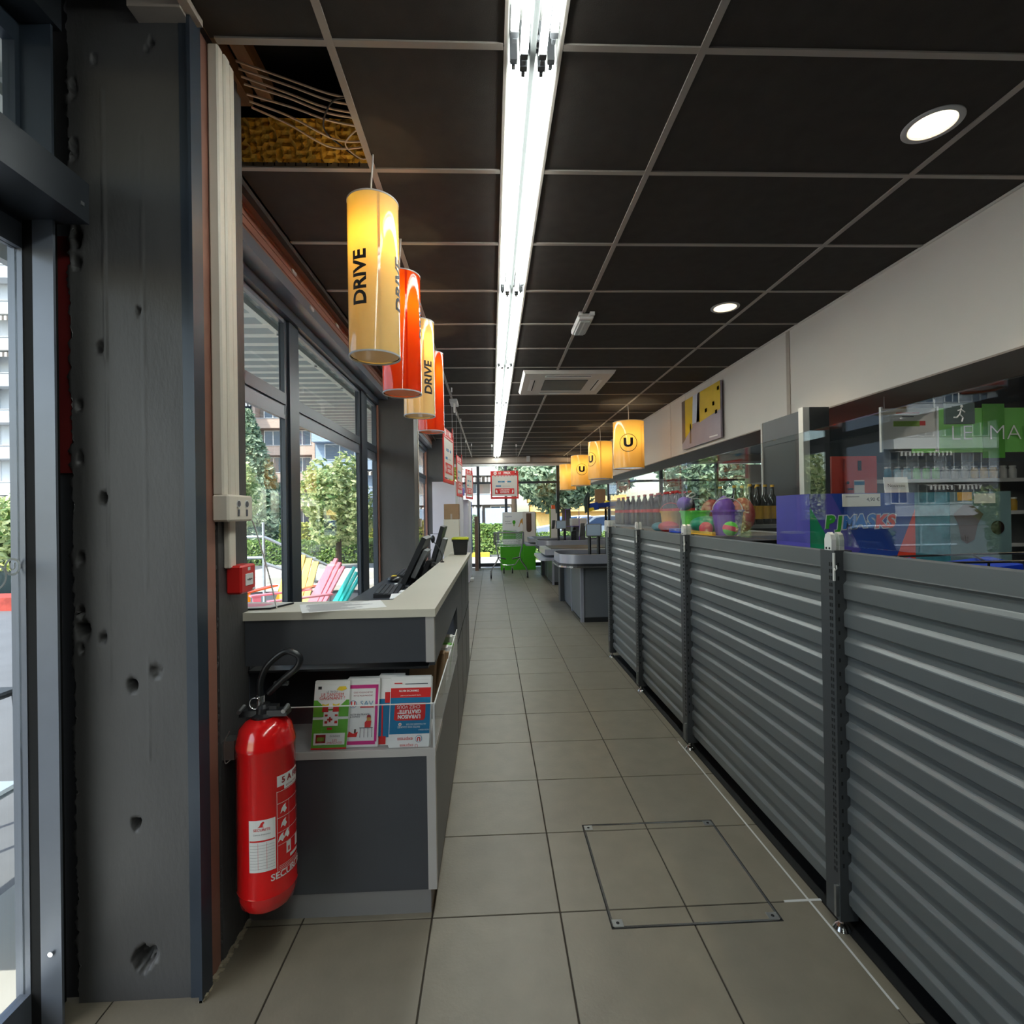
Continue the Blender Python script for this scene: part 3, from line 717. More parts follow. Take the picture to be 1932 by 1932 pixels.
UT = text_mesh('U', .05)
def ulamp(x, y, z0, phi, lab):
    R = .212; z1 = z0+.645; L = thing('pendant_lamp', lab, 'lamp', (x, y, z0), group='wide amber pendants beside the bulkhead')
    n = 56; b = MB(); b.sm = True
    b.add([(x+R*cos(2*pi*i/n), y+R*sin(2*pi*i/n), z) for z in (z0, z1) for i in range(n)], [(i, (i+1) % n, n+(i+1) % n, n+i) for i in range(n)])
    b.build('shade', SHU, L)
    for z in (z0, z1): MB().lathe([(R-.004, -.003), (R+.0015, -.003), (R+.0015, .003), (R-.004, .003), (R-.004, -.003)], (x, y, z), 48, False, False).build('rim', 'lgrey', L)
    MB().lathe([(R-.006, 0), (R-.006, .003)], (x, y, z0+.006), 40).build('diffuser', DIF, L)
    a = phi+.95; b = MB(); b.add([(x+(R+.0006)*sin(a+t), y-(R+.0006)*cos(a+t), z) for z in (z0+.003, z1-.003) for t in (-.025, .025)], [(0, 1, 3, 2)]); b.build('seam', SHU, L)
    b = MB(); b.tube(spline([(x, y, z1-.02), (x+.006, y, z1+.1), (x-.002, y, CE)], 6), .004, 8); b.build('cord', 'white', L, smooth=True)
    b = MB(); b.cyl((x, y, z1-.07), (x, y, z1-.02), .018); b.box(x-R+.003, y-.003, z1-.015, x+R-.003, y+.003, z1-.009); b.build('socket', 'white', L)
    MB().ball((x, y, z1-.13), (.03, .03, .05), 10, 8).build('bulb', emit('bulb_glow', (1, .72, .36, 1), 9), L, smooth=True)
    point('bulb_light', (x, y, z1-.23), L, 5.5, (1, .80, .50), .03)
    for ph in (phi, phi+pi):
        n = 40; rr = (.122, .114); P = [(q*cos(2*pi*i/n), q*sin(2*pi*i/n)) for q in rr for i in range(n)]
        vv, ff = wrap(P, [(i, (i+1) % n, n+(i+1) % n, n+i) for i in range(n)], x, y, z0+.335, R+.0012, ph, 'x', .03)
        b = MB(); b.add(vv, ff); b.build('logo_ring', 'ink', L)
        s = .112/.70; vv, ff = wrap([(p[0]*s*1.15, p[1]*s) for p in UT[0]], UT[1], x, y, z0+.335, R+.0014, ph, 'x', .02)
        b = MB(); b.add(vv, ff); b.build('lettering', 'ink', L)
ulamp(1.92, 7.05, 2.012, -.28, 'nearest wide amber pendant with a ringed U facing the aisle')
ulamp(1.93, 8.95, 2.00, -1.12, 'second wide amber pendant from the front, ringed U turned to its left')
ulamp(1.95, 11.05, 2.00, -.06, 'third wide amber pendant from the front, ringed U partly behind its neighbour')
ulamp(1.96, 13.0, 2.00, -1.9, 'farthest wide amber pendant by the end window, no logo showing')

def downlight(x, y, lab):
    L = thing('downlight', lab, 'ceiling light', (x, y, CE), group='round recessed spots near the bulkhead')
    MB().lathe([(.078, .004), (.101, .003), (.101, -.002), (.096, -.005), (.080, -.003), (.078, .004)], (x, y, CE), 40, False, False).build('trim_ring', 'lgrey', L, smooth=True)
    b = MB(); b.lathe([(.079, -.001), (.073, .05), (.060, .10)], (x, y, CE), 36, False, False); b.build('reflector', 'white', L, smooth=True)
    MB().lathe([(.058, 0), (.058, .004)], (x, y, CE+.090), 32).build('lamp_face', emit('spot_lamp', (1, .80, .52, 1), 16), L)
    l = bpy.data.lights.new('spot_light', 'SPOT'); l.energy = 22; l.color = (1, .80, .55); l.spot_size = radians(105); l.spot_blend = .6; l.shadow_soft_size = .03
    o = bpy.data.objects.new('spot_light', l); COL.objects.link(o); o.parent = L; o.location = (0, 0, .04)
downlight(1.752, 1.935, 'nearest round recessed downlight glowing warm at the upper right')
downlight(1.748, 3.711, 'farther round recessed downlight halfway along the right ceiling')

# air conditioner
a = thing('air_conditioner', 'white square ceiling cassette air conditioner beside the tube lights', 'air conditioner', (.85, 5.82, CE))
x0, x1, y0, y1 = .355, 1.335, 5.33, 6.30
b = MB(); zt, zb = CE, CE-.035; e = .05
v = [(x0, y0, zt), (x1, y0, zt), (x1, y1, zt), (x0, y1, zt), (x0+.02, y0+.02, zb), (x1-.02, y0+.02, zb), (x1-.02, y1-.02, zb), (x0+.02, y1-.02, zb)]
g = .245; v += [(x0+g, y0+g, zb-.004), (x1-g, y0+g, zb-.004), (x1-g, y1-g, zb-.004), (x0+g, y1-g, zb-.004)]
b.add(v, [(0, 1, 5, 4), (1, 2, 6, 5), (2, 3, 7, 6), (3, 0, 4, 7), (4, 5, 9, 8), (5, 6, 10, 9), (6, 7, 11, 10), (7, 4, 8, 11), (8, 9, 10, 11)])
b.build('panel', 'fascia', a)
b = MB()
for k in range(22):
    y = y0+g+.012+k*(.456/22); b.box(x0+g+.01, y, zb-.010, x1-g-.01, y+.012, zb-.003)
b.build('grille', 'shelf', a, kind='stuff')
b = MB(); b.box(x0+g+.005, y0+g+.005, zb-.0055, x1-g-.005, y1-g-.005, zb-.0045); b.build('grille_back', 'dark', a)
for (c, dd, e_, f_) in ((x0+.09, y0+.24, x0+.15, y1-.24), (x1-.15, y0+.24, x1-.09, y1-.24), (x0+.24, y0+.09, x1-.24, y0+.15), (x0+.24, y1-.15, x1-.24, y1-.09)):
    p = box('louvre', 'white', a, c, dd, zb-.008, e_, f_, zb-.002)
    if e_-c < .1: box('slit', 'slot', p, e_-.016 if c < .8 else c+.004, dd+.01, zb-.0095, e_-.004 if c < .8 else c+.016, f_-.01, zb-.008)
    else: box('slit', 'slot', p, c+.01, dd+.004, zb-.0095, e_-.01, dd+.012, zb-.008)
# emergency lamp
s = thing('emergency_light', 'small white rectangular emergency light fixed on the ceiling bar', 'light', (.735, 3.98, CE))
b = MB(); b.bbox(.672, 3.80, CE-.045, .790, 4.16, CE-.002, b=.01); b.box(.672, 3.77, CE-.03, .70, 3.80, CE-.005); b.box(.755, 3.77, CE-.03, .790, 3.80, CE-.005); b.build('housing', 'white', s)
bbox('lens', 'lgrey', s, .69, 3.84, CE-.056, .772, 4.14, CE-.044, bev=.006); box('reflector_strip', 'white', s, .722, 3.86, CE-.058, .734, 4.12, CE-.0555)
s = thing('emergency_light', 'small clear hanging box clipped under the left ceiling bar past the drum pendants', 'light', (-.47, 6.75, CE))
b = MB(); b.bbox(-.52, 6.6, CE-.05, -.42, 6.9, CE-.006, b=.006); b.build('housing', 'lgrey', s); b = MB(); b.box(-.475, 6.66, CE-.16, -.455, 6.75, CE-.05); b.build('clip', 'clamp', s)

# trunking and boxes on the first pillar
t = thing('cable_trunking', 'cream cable trunking of three ribs climbing the first black pillar', 'trunking', (-.862, 1.68, 1.48))
for k in range(3):
    b = MB(); y = 1.638+.036*k; b.bbox(-.872, y, 1.48, -.838+.004*(k == 1), y+.034, CE-.003, b=.005); b.build('rib', 'trunk', t)
MB().bbox(-.872, 1.70, 1.245, -.852, 1.742, 1.41, b=.003).build('lower_duct', 'trunk', t)
s = thing('double_socket', 'cream box with two sockets at the bottom of the cable trunking', 'socket', (-.84, 1.70, 1.41))
bbox('body', 'trunk', s, -.874, 1.636, 1.398, -.822, 1.80, 1.484, bev=.006)
for y in (1.70, 1.755):
    b = MB(); b.cyl((-.822, y, 1.455), (-.8205, y, 1.455), .013, n=14); b.mat(1); b.cyl((-.8212, y, 1.455), (-.8195, y, 1.455), .010, n=14); b.mat(1); b.box(-.8225, y-.005, 1.415, -.8200, y+.005, 1.437)
    b.build('outlet', ['white', 'grey_ink'], s)
s = thing('fire_alarm_button', 'red manual fire alarm call point on the pillar above the counter end', 'alarm', (-.84, 1.76, 1.165))
bbox('housing', 'alarm', s, -.873, 1.712, 1.158, -.822, 1.815, 1.252, bev=.006)
p = bbox('press_plate', 'white', s, -.823, 1.738, 1.182, -.8195, 1.792, 1.222, bev=.002)
b = MB()
for y in (1.752, 1.765, 1.778): b.cyl((-.8197, y, 1.202), (-.8185, y, 1.202), .003 if y != 1.765 else .0042, n=8)
b.build('pressing_dots', 'ink', p)
box('emblem', 'white', s, -.8225, 1.757, 1.232, -.8212, 1.774, 1.243); box('sticker', 'white', s, -.8225, 1.788, 1.163, -.8212, 1.808, 1.170)
o = MB().tube(spline([(-.83, 1.81, 1.40), (-.825, 1.83, 1.36), (-.80, 1.87, 1.20), (-.79, 1.90, 1.09), (-.795, 1.92, 1.082)], 8), .0026, 6).build('white_wire', 'white', None, smooth=True)
tag(o, 'thin white wire dropping from the socket box to the magazine on the counter', 'wire')

# ---- fire extinguisher
cx, cy, zb, R = -.745, 1.70, .165, .0885
e = thing('fire_extinguisher', 'tall glossy red fire extinguisher hung on the pillar beside the counter', 'fire extinguisher', (cx, cy, zb))
MB().lathe([(.035, .0), (.065, .004), (.080, .018), (R-.001, .045), (R, .06), (R+.0015, .064), (R, .068), (R, .508), (R+.0018, .512), (R+.0018, .520), (R, .526), (R-.004, .545), (.078, .570), (.058, .590), (.036, .598), (.030, .600)], (cx, cy, zb), 40).build('cylinder', 'ext_red', e, smooth=True)
b = MB(); b.lathe([(.036, .592), (.038, .604), (.026, .612), (.024, .628), (.018, .640)], (cx-.005, cy, zb), 20); b.prism([(cy-.022, zb+.604), (cy+.02, zb+.604), (cy+.016, zb+.622), (cy-.018, zb+.622)], 0, cx-.075, cx+.075); b.box(cx-.05, cy-.012, zb+.612, cx+.04, cy+.014, zb+.634); b.build('valve_head', 'blackpl', e)
for x in (-.072, .068): MB().cyl((cx+x, cy-.03, zb+.622), (cx+x, cy+.01, zb+.628), .007, n=10).build('head_bolt', 'zinc', e)
MB().cyl((cx-.012, cy-.006, zb+.630), (cx-.012, cy-.006, zb+.668), .0125, n=18).build('hose_ferrule', 'chrome', e, smooth=True)
MB().tube([(cx-.024+.016*cos(t), cy-.022, zb+.648+.018*sin(t)) for t in [2*pi*k/20 for k in range(21)]], .0016, 6).build('pull_ring', 'chrome', e, smooth=True)
MB().tube(spline([(cx-.012, cy-.006, zb+.665), (cx-.010, cy-.008, zb+.715), (cx+.012, cy-.006, zb+.765), (cx+.065, cy, zb+.806), (cx+.108, cy+.002, zb+.790), (cx+.104, cy+.002, zb+.756), (cx+.055, cy+.008, zb+.714), (cx+.005, cy+.012, zb+.668)], 10), .0105, 12).build('hose', 'rubber', e, smooth=True)
MB().box(cx+.02, cy+.016, zb+.690, cx+.065, cy+.03, zb+.702).build('hose_clip', 'blackpl', e)
b = MB(); b.box(-.873, cy-.025, zb+.47, cx-R-.001, cy+.025, zb+.53); b.build('wall_hook', 'zinc', e)
MB().tube(spline([(cx-R-.012, cy-.03, zb+.565), (cx-R-.026, cy-.035, zb+.53), (cx-R-.022, cy-.04, zb+.47), (cx-R-.008, cy-.035, zb+.475)], 6), .0018, 6).build('retaining_wire', 'zinc', e, smooth=True)
PH = .41
def patch(name, m, a0, a1, z0, z1, r=.0008, n=10):
    a0 += PH; a1 += PH
    b = MB(); rr = R+r
    v = [(cx+rr*sin(a0+(a1-a0)*i/n), cy-rr*cos(a0+(a1-a0)*i/n), z) for z in (z0, z1) for i in range(n+1)]
    b.add(v, [(i, i+1, n+2+i, n+1+i) for i in range(n)]); return b.build(name, m, e)
z = zb
p = patch('inspection_label', 'white', -.60, .27, z+.150, z+.310)
for k in range(9): patch('label_line', 'grey_ink', -.57, .24, z+.160+.009*k, z+.1606+.009*k, .0012)
patch('label_bar', 'red', -.58, .25, z+.243, z+.248, .0012)
for a_ in (-.30, -.02): patch('label_line', 'red', a_, a_+.008, z+.158, z+.240, .0012, 2)
def wtext(s_, h_, a_, zz, m_, bold=.01):
    v, f = text_mesh(s_, bold); k = h_/.70; vv, ff = wrap([(q[0]*k, q[1]*k) for q in v], f, cx, cy, zz, R+.0016, a_+PH, 'x', .01)
    b = MB(); b.add(vv, ff); b.build('lettering', m_, e)
wtext('SECURITE', .008, -.17, z+.280, 'red'); wtext('Contrat d\'entretien', .0045, -.17, z+.266, 'grey_ink', 0)
b = MB(); rr = R+.0016; P = [(-.30, .288), (-.24, .293), (-.19, .302), (-.12, .306), (-.08, .302), (-.12, .298), (-.14, .291), (-.08, .288)]
b.add([(cx+rr*sin(q+PH), cy-rr*cos(q+PH), z+w_) for q, w_ in P], [tuple(range(len(P)))]); b.build('emblem', 'red', e)
# instruction panel: white frame lines on red
patch('panel_head', 'white', .34, 1.35, z+.398, z+.432); patch('panel_head', 'white', .60, 1.35, z+.385, z+.398)
wtext('5 A FEU', .018, .98, z+.415, 'dred', .03); wtext('EXTINCTEUR', .006, .95, z+.393, 'dred', .01)
for zz in (.382, .345, .300, .255, .215): patch('panel_line', 'white', .34, 1.35, z+zz, z+zz+.0012, .0012)
patch('panel_line', 'white', .32, .335, z+.115, z+.385, .0012, 2); patch('panel_line', 'white', .34, 1.35, z+.115, z+.1165, .0012)
patch('panel_line', 'white', .78, .79, z+.23, z+.345, .0012, 2)
for zz, a_ in ((.325, .55), (.280, .55), (.238, .45), (.242, .66)):
    b = MB(); P = [(-.10, -.012), (-.02, -.006), (.05, -.014), (.12, -.004), (.07, .006), (.09, .014), (.0, .010), (-.06, .002)]
    b.add([(cx+rr*sin(PH+a_+q*1.1), cy-rr*cos(PH+a_+q*1.1), z+zz+w_) for q, w_ in P], [tuple(range(len(P)))]); b.build('pictogram', 'white', e)
for a_ in (.66, 1.12): patch('pictogram', 'white', a_, a_+.20, z+.178, z+.214); 
patch('pictogram', 'red', .72, .80, z+.184, z+.198, .0014, 3); patch('panel_strip', 'white', .82, 1.3, z+.160, z+.170)
for k in range(4): patch('panel_line', 'white', .38, 1.3, z+.150-.005*k, z+.1512-.005*k, .0012)
wtext('SECURITE', .020, .78, z+.124, 'white', .02)

# ================================================================== BARRIER OF SHELVING BACKS ON THE RIGHT
ys = [.36, 1.686, 3.004, 3.998, 4.967]
br = thing('shelving_barrier', 'long dark grey corrugated metal barrier of shelving backs with glass panes on top', 'barrier', (1.16, 2.7, 0))
for k, y in enumerate(ys):
    b = MB(); b.box(1.130, y-.036, .045, 1.190, y+.036, 1.270); b.mat(1)
    for q in range(46):
        z = .20+.0226*q
        for dy in (-.0215, -.012): b.box(1.1292, y+dy-.0025+.045*0, z, 1.1302, y+dy+.0025, z+.013)
        if k: b.box(1.134+.006, y-.0368, z, 1.1395+.006, y-.0358, z+.013) if q % 2 else None
    b.build('upright', ['corr_post', 'slot'], br)
    b = MB(); b.cyl((1.155, y-.005, .02), (1.155, y-.005, .05), .010, n=12); b.cyl((1.155, y-.005, .001), (1.155, y-.005, .012), .028, .020, n=18); b.cyl((1.155, y-.005, .012), (1.155, y-.005, .022), .020, .008, n=18)
    b.build('levelling_foot', 'chrome', br, smooth=True)
    b = MB(); b.box(1.118, y-.032, .06, 1.1305, y-.022, .16); b.cyl((1.117, y-.027, .08), (1.119, y-.027, .08), .004, n=8); b.build('lower_bracket', 'zinc', br)
    b = MB(); b.prism([(-.0, 1.262), (.036, 1.262), (.036, 1.305), (.031, 1.322), (.018, 1.330), (.005, 1.322), (0, 1.305)], 0, 0, .016)
    v0 = b.v; b.v = [(1.132+x, y-.020+py, pz) for (x, py, pz) in v0]
    n0 = len(b.v); b.v += [(x+.028, yy, zz) for (x, yy, zz) in b.v[:n0]]; b.f += [[i+n0 for i in f] for f in b.f[:]]; b.m *= 2; b.smf *= 2
    b.mat(1)
    for dy in (.010, .026): b.cyl((1.131, y-.020+dy, 1.276), (1.1325, y-.020+dy, 1.276), .004, n=8)
    b.build('glass_clamp', ['clamp', 'slot'], br)
    b = MB(); b.box(1.125, y-.040, 1.17, 1.1305, y-.034, 1.262); b.tube([(1.126, y-.042, 1.212+.0), (1.122, y-.05, 1.205), (1.124, y-.056, 1.212), (1.127, y-.05, 1.222)], .0016, 6); b.build('upper_bracket', 'clamp', br)
prof = [(1.168, 1.266), (1.162, 1.268), (1.160, 1.262), (1.160, 1.208)]
z = 1.205
while z > .16:
    prof += [(1.159, z), (1.167, z-.006), (1.169, z-.009), (1.169, z-.034), (1.167, z-.037), (1.159, z-.046), (1.158, z-.049)]; z -= .0928
prof += [(1.159, .10), (1.169, .092), (1.169, .085)]
for a, b_ in zip(ys, ys[1:]):
    b = MB(); n = len(prof); b.add([(x, y, zz) for y in (a+.037, b_-.037) for x, zz in prof], [(i, i+1, n+i+1, n+i) for i in range(n-1)])
    b.build('corrugated_panel', 'corr', br)
    MB().box(1.1505, a+.006, 1.285, 1.1585, b_-.006, 1.692).build('glass_pane', GB, br)
# behind: gondola shelves that the backs belong to
g = thing('gondola_shelf', 'dark grey shop shelving behind the barrier carrying toys, boxes and bottles', 'shelf', (1.45, 2.7, 0))
box('top_shelf', 'shelf', g, 1.195, 2.86, 1.235, 1.78, 4.96, 1.262); box('mid_shelf', 'shelf', g, 1.195, .40, 1.03, 2.9, 2.84, 1.054)
box('base', 'dark', g, 1.27, .40, 0, 1.75, 4.96, .12); box('price_strip', 'white', g, 1.782, 2.86, 1.232, 1.79, 4.96, 1.27)
g2 = thing('bottle_gondola', 'grey shelving past the barrier end carrying the far cola bottles', 'shelf', (1.75, 5.6, 0))
box('top_shelf', 'shelf', g2, 1.52, 4.98, 1.235, 1.95, 6.6, 1.262); box('base', 'dark', g2, 1.54, 5.0, 0, 1.93, 6.3, 1.234)

# ---- boxes on the shelf
def carton(name, lab, x0, x1, y0, y1, z0, z1, front, side, grp=None):
    o = thing(name, lab, 'box', ((x0+x1)/2, (y0+y1)/2, z0), group=grp)
    b = MB(); b.mat(0); b.add([(x0, y0, z0), (x1, y0, z0), (x1, y0, z1), (x0, y0, z1)], [(0, 1, 2, 3)])
    b.mat(1); b.add([(x0, y0, z0), (x0, y1, z0), (x0, y1, z1), (x0, y0, z1), (x1, y0, z0), (x1, y1, z0), (x1, y1, z1), (x1, y0, z1)], [(3, 2, 1, 0), (4, 5, 6, 7), (3, 7, 6, 2), (2, 6, 5, 1), (0, 1, 5, 4)])
    b.build('carton', [front, side], o); return o
o = carton('toy_display_box', 'large blue and violet display box with coloured cartoon lettering and price card', 1.59, 2.133, 2.50, 2.80, 1.055, 1.485, 'boxblue', 'boxviolet')
yf = 2.4985
b = MB(); b.add([(1.59, yf, 1.055), (1.80, yf, 1.055), (1.59, yf, 1.42)], [(0, 1, 2)]); b.build('green_flash', 'boxgreen', o)
b = MB(); b.add([(2.133, yf, 1.055), (2.133, yf, 1.40), (1.99, yf, 1.055)], [(0, 1, 2)]); b.build('red_flash', 'lr', o)
b = MB(); b.add([(1.59, yf+.0004, 1.20), (1.66, yf+.0004, 1.055), (1.85, yf+.0004, 1.20), (1.70, yf+.0004, 1.485), (1.59, yf+.0004, 1.485)], [(0, 1, 2, 3, 4)]); b.build('violet_flash', 'boxviolet', o)
for k, (ch, x) in enumerate(zip('PJMASKS', (1.692, 1.742, 1.792, 1.850, 1.905, 1.955, 2.008))):
    zc = 1.335+(.004, .0, .002, .006, .006, .004, .004)[k]
    text(ch, .062, (x, yf-.001, zc), (1, 0, .05), (.12, 0, 1), 'lo', o, bold=.10)
    text(ch, .060, (x, yf-.0016, zc), (1, 0, .05), (.12, 0, 1), ['lg', 'lg', 'lb', 'lb', 'lb', 'lr', 'lr'][k], o, bold=.055)
p = box('price_card', 'paper', o, 1.754, 2.492, 1.418, 1.950, 2.4945, 1.482)
text('4,90 €', .018, (1.912, 2.4915, 1.452), (1, 0, 0), (0, 0, 1), 'ink', p); box('print_line', 'grey_ink', p, 1.77, 2.4912, 1.466, 1.84, 2.492, 1.469)
o = carton('gift_box', 'teal patterned box right of the blue toy display box', 2.15, 2.332, 2.52, 2.80, 1.055, 1.485, 'boxteal', 'boxteal', 'teal boxes on the shelf')
o = carton('gift_box', 'grey-teal box with a brown shield badge and small card, far right of the shelf', 2.336, 2.66, 2.52, 2.80, 1.055, 1.485, 'boxgrey', 'boxteal', 'teal boxes on the shelf')
b = MB(); b.add([(2.36+x, 2.517, 1.22+zz) for x, zz in ((.06, 0), (.10, .02), (.12, .10), (.15, .15), (.09, .20), (.045, .20), (-.01, .15), (.015, .10), (.03, .02))], [tuple(range(9))]); b.build('shield_badge', 'posterB', o)
box('card', 'paper', o, 2.46, 2.512, 1.425, 2.57, 2.515, 1.475); b = MB(); b.cyl((2.585, 2.5185, 1.30), (2.585, 2.5165, 1.30), .035, n=20); b.build('round_print', 'cola', o)
box('orange_print', 'tyellow', o, 2.375, 2.5165, 1.44, 2.45, 2.5185, 1.483)
o = thing('price_stand', 'small white folded card standing on top of the boxes', 'card', (2.14, 2.62, 1.485)); b = MB(); b.slab((2.06, 2.60, 1.485), (.13, 0, 0), (0, .01, .085), (0, .002, 0)); b.build('card', 'paper', o)
text('Nouveau', .018, (2.12, 2.598, 1.525), (1, 0, 0), (0, .1, 1), 'ink', o); box('red_strip', 'torange', o, 2.06, 2.594, 1.470, 2.19, 2.598, 1.488)
# low wire basket with blue cartons at the front right
o = thing('wire_basket', 'black wire basket of blue cartons just behind the barrier at the right edge', 'basket', (1.5, 1.5, 1.055))
b = MB()
for (p, q) in (((1.25, 1.85, 1.20), (1.85, .95, 1.30)), ((1.25, 1.85, 1.08), (1.85, .95, 1.08)), ((1.45, 2.1, 1.20), (2.05, 1.2, 1.30))): b.cyl(p, q, .004, n=6)
for k in range(6):
    t = k/5; x, y = 1.25+.6*t, 1.85-.9*t; b.cyl((x, y, 1.06), (x+.01, y, 1.20+.10*t), .0035, n=6); b.cyl((x, y, 1.20+.10*t), (x+.2, y+.25, 1.20+.10*t), .0035, n=6)
b.build('wires', 'rubber', o)
for k in range(5):
    y = 1.80-.2*k; c = thing('blue_carton', '%s blue carton with a red patch, counted from the far end of the wire basket' % ['first', 'second', 'third', 'fourth', 'last'][k], 'box', (1.5, y, 1.06), group='blue cartons in the wire basket')
    b = MB(); b.slab((1.34+.11*k, y-.08, 1.10+.018*k), (.20, .0, .02), (.05, .16, .01), (-.01, 0, .09)); b.build('carton', 'tblue', c)
    b = MB(); b.slab((1.44+.11*k, y-.0815, 1.125+.018*k), (.07, .0, .007), (0, -.0008, 0), (-.005, 0, .05)); b.build('red_patch', 'red', c)

# ---- bottles, toys
def lathe_bottle(name, lab, x, y, z, prof, body, cap, labm, lz, grp, s=1):
    o = thing(name, lab, 'bottle', (x, y, z), group=grp)
    MB().lathe([(r*s, zz*s) for r, zz in prof], (x, y, z), 14).build('glass' if cap != 'capr' else 'body', body, o, smooth=True)
    r, zt = prof[-1]; MB().cyl((x, y, z+zt*s), (x, y, z+(zt+.018)*s), r*s*1.15, n=10).build('cap', cap, o)
    rl = max(q[0] for q in prof)+.0008
    b = MB(); b.lathe([(rl*s, lz[0]*s), (rl*s, lz[1]*s)], (x, y, z), 14, False, False); b.build('label', labm, o)
    return o
colp = [(.030, 0), (.042, .012), (.043, .10), (.040, .14), (.043, .18), (.041, .21), (.022, .275), (.014, .290), (.014, .305)]
winp = [(.034, 0), (.037, .006), (.037, .17), (.030, .20), (.014, .235), (.013, .285)]
ordw = ['nearest', 'second', 'third', 'fourth', 'fifth', 'sixth', 'seventh', 'eighth', 'ninth', 'tenth', 'eleventh', 'twelfth', 'thirteenth', 'fourteenth', 'fifteenth', 'sixteenth', 'seventeenth', 'eighteenth', 'nineteenth', 'farthest']
cp = None
for k in range(20):
    y = 4.30+.108*k; x = 1.58+.015*sin(k*3); lab = '%s dark cola bottle from the near end of the front row behind the glass' % ordw[k]
    if cp is None: cp = o = lathe_bottle('cola_bottle', lab, 1.52, 4.30, 1.262, colp, 'cola', 'capr', 'red', (.14, .172), 'cola bottles behind the barrier glass')
    else: o = copy_tree(cp)
    o.location = (x, y, 1.262); o['label'] = lab
for k in range(10):
    o = copy_tree(cp); o.location = (1.71, 4.35+.115*k, 1.262); o['label'] = '%s cola bottle from the near end of the back row behind the glass' % ordw[k]
wp = None
for k in range(9):
    lab = '%s yellow-labelled dark bottle of the %s row by the anthracite cabinet' % (['leftmost', 'second', 'third', 'fourth'][k % 4], ['front', 'middle', 'back'][k//4])
    if wp is None: wp = o = lathe_bottle('wine_bottle', lab, 1.98, 4.0, 1.30, winp, 'wine', 'ylabel', 'ylabel', (.04, .14), 'yellow-labelled bottles by the anthracite cabinet')
    else: o = copy_tree(wp)
    o.location = (1.93+.085*(k % 4) - .04*(k//4), 3.75+.16*(k//4)+.05*(k % 4), 1.30); o['label'] = lab
o = thing('bottle_shelf', 'grey shelf unit carrying the yellow-labelled bottles', 'shelf', (2.05, 4.1, 0)); box('board', 'shelf', o, 1.86, 3.65, 1.275, 2.26, 4.5, 1.30); box('upright', 'dark', o, 2.24, 3.65, 0, 2.26, 4.5, 1.275); box('upright', 'dark', o, 1.90, 4.48, 0, 2.24, 4.5, 1.275)
def bucket(name, lab, x, y, z, r0, r1, h, m, hm, n=20, group=None):
    o = thing(name, lab, 'toy bucket', (x, y, z), group=group)
    MB().lathe([(r0, 0), (r1, h), (r1+.006, h), (r1+.006, h-.012), (r1-.006, h-.012), (r0-.004, .006)], (x, y, z), n).build('tub', m, o)
    MB().tube([(x+(r1+.002)*cos(t), y, z+h+(.8*r1)*sin(t)) for t in [pi*k/14 for k in range(15)]], .003, 6).build('handle', hm, o, smooth=True)
    return o
zs = 1.262
bucket('toy_bucket', 'lime green toy bucket among the toys behind the barrier glass', 1.44, 3.56, zs, .085, .105, .15, 'tgreen', 'white')
bucket('toy_bucket', 'small yellow toy bucket left of the lime green one', 1.34, 3.78, zs, .06, .075, .15, 'tyellow', 'red')
bucket('toy_bucket', 'violet toy bucket beside the striped ball', 1.42, 3.03, zs, .07, .09, .15, 'purple', 'white')
o = thing('toy_bag', 'violet spotted toy castle bag atop the violet bucket', 'toy', (1.44, 3.12, zs+.14)); MB().lathe([(.06, 0), (.064, .03), (.045, .07), (.016, .09), (.004, .10)], (1.44, 3.12, zs+.14), 14).build('body', 'purple', o, smooth=True)
o = thing('toy_watering_can', 'violet toy watering can resting on the lime green bucket', 'toy', (1.36, 3.58, zs+.15)); b = MB(); b.ball((1.37, 3.58, zs+.20), (.055, .055, .05), 14, 8); b.build('body', 'purple', o, smooth=True); MB().tube(spline([(1.37, 3.56, zs+.24), (1.41, 3.55, zs+.275), (1.44, 3.56, zs+.26), (1.40, 3.58, zs+.235)], 6), .005, 6).build('handle', 'white', o)
o = thing('net_bag', 'green net bag of beach toys slumped on the shelf behind the barrier glass', 'toy', (1.42, 3.34, zs)); MB().ball((1.42, 3.34, zs+.058), (.10, .13, .055), 16, 8).build('bag', 'boxgreen', o, smooth=True); MB().ball((1.40, 3.40, zs+.03), (.06, .06, .045), 12, 6).build('contents', 'greypl', o, smooth=True)
o = thing('net_bag', 'clear bag of red and blue toys at the left end of the toy pile', 'toy', (1.33, 3.78, zs)); MB().ball((1.30, 3.72, zs+.035), (.07, .11, .04), 14, 7).build('contents', 'red', o, smooth=True); MB().ball((1.30, 3.92, zs+.03), (.06, .08, .035), 14, 7).build('contents', 'boxteal', o, smooth=True)
o = thing('racket', 'blue and orange plastic beach racket lying on the shelf', 'toy', (1.26, 3.4, zs)); b = MB(); b.prism([(3.30+.16*cos(t)*(1.0), 1.265) for t in (0, 1)] , 0, 1.2, 1.21) if False else None
b = MB(); n = 18; b.add([(1.27+.055*cos(2*pi*i/n), 3.44+.10*sin(2*pi*i/n), zz) for zz in (zs+.004, zs+.028) for i in range(n)], [(i, (i+1) % n, n+(i+1) % n, n+i) for i in range(n)]+[tuple(range(n, 2*n))]); b.build('head', 'tblue', o); box('grip', 'torange', o, 1.255, 3.20, zs+.004, 1.285, 3.34, zs+.026)
o = thing('racket', 'yellow-green long toy bat lying in front of the balls', 'toy', (1.26, 3.0, zs)); b = MB(); b.slab((1.25, 2.86, zs+.004), (.02, 0, 0), (0, .34, .0), (0, 0, .02)); b.build('bat', 'tyellow', o)
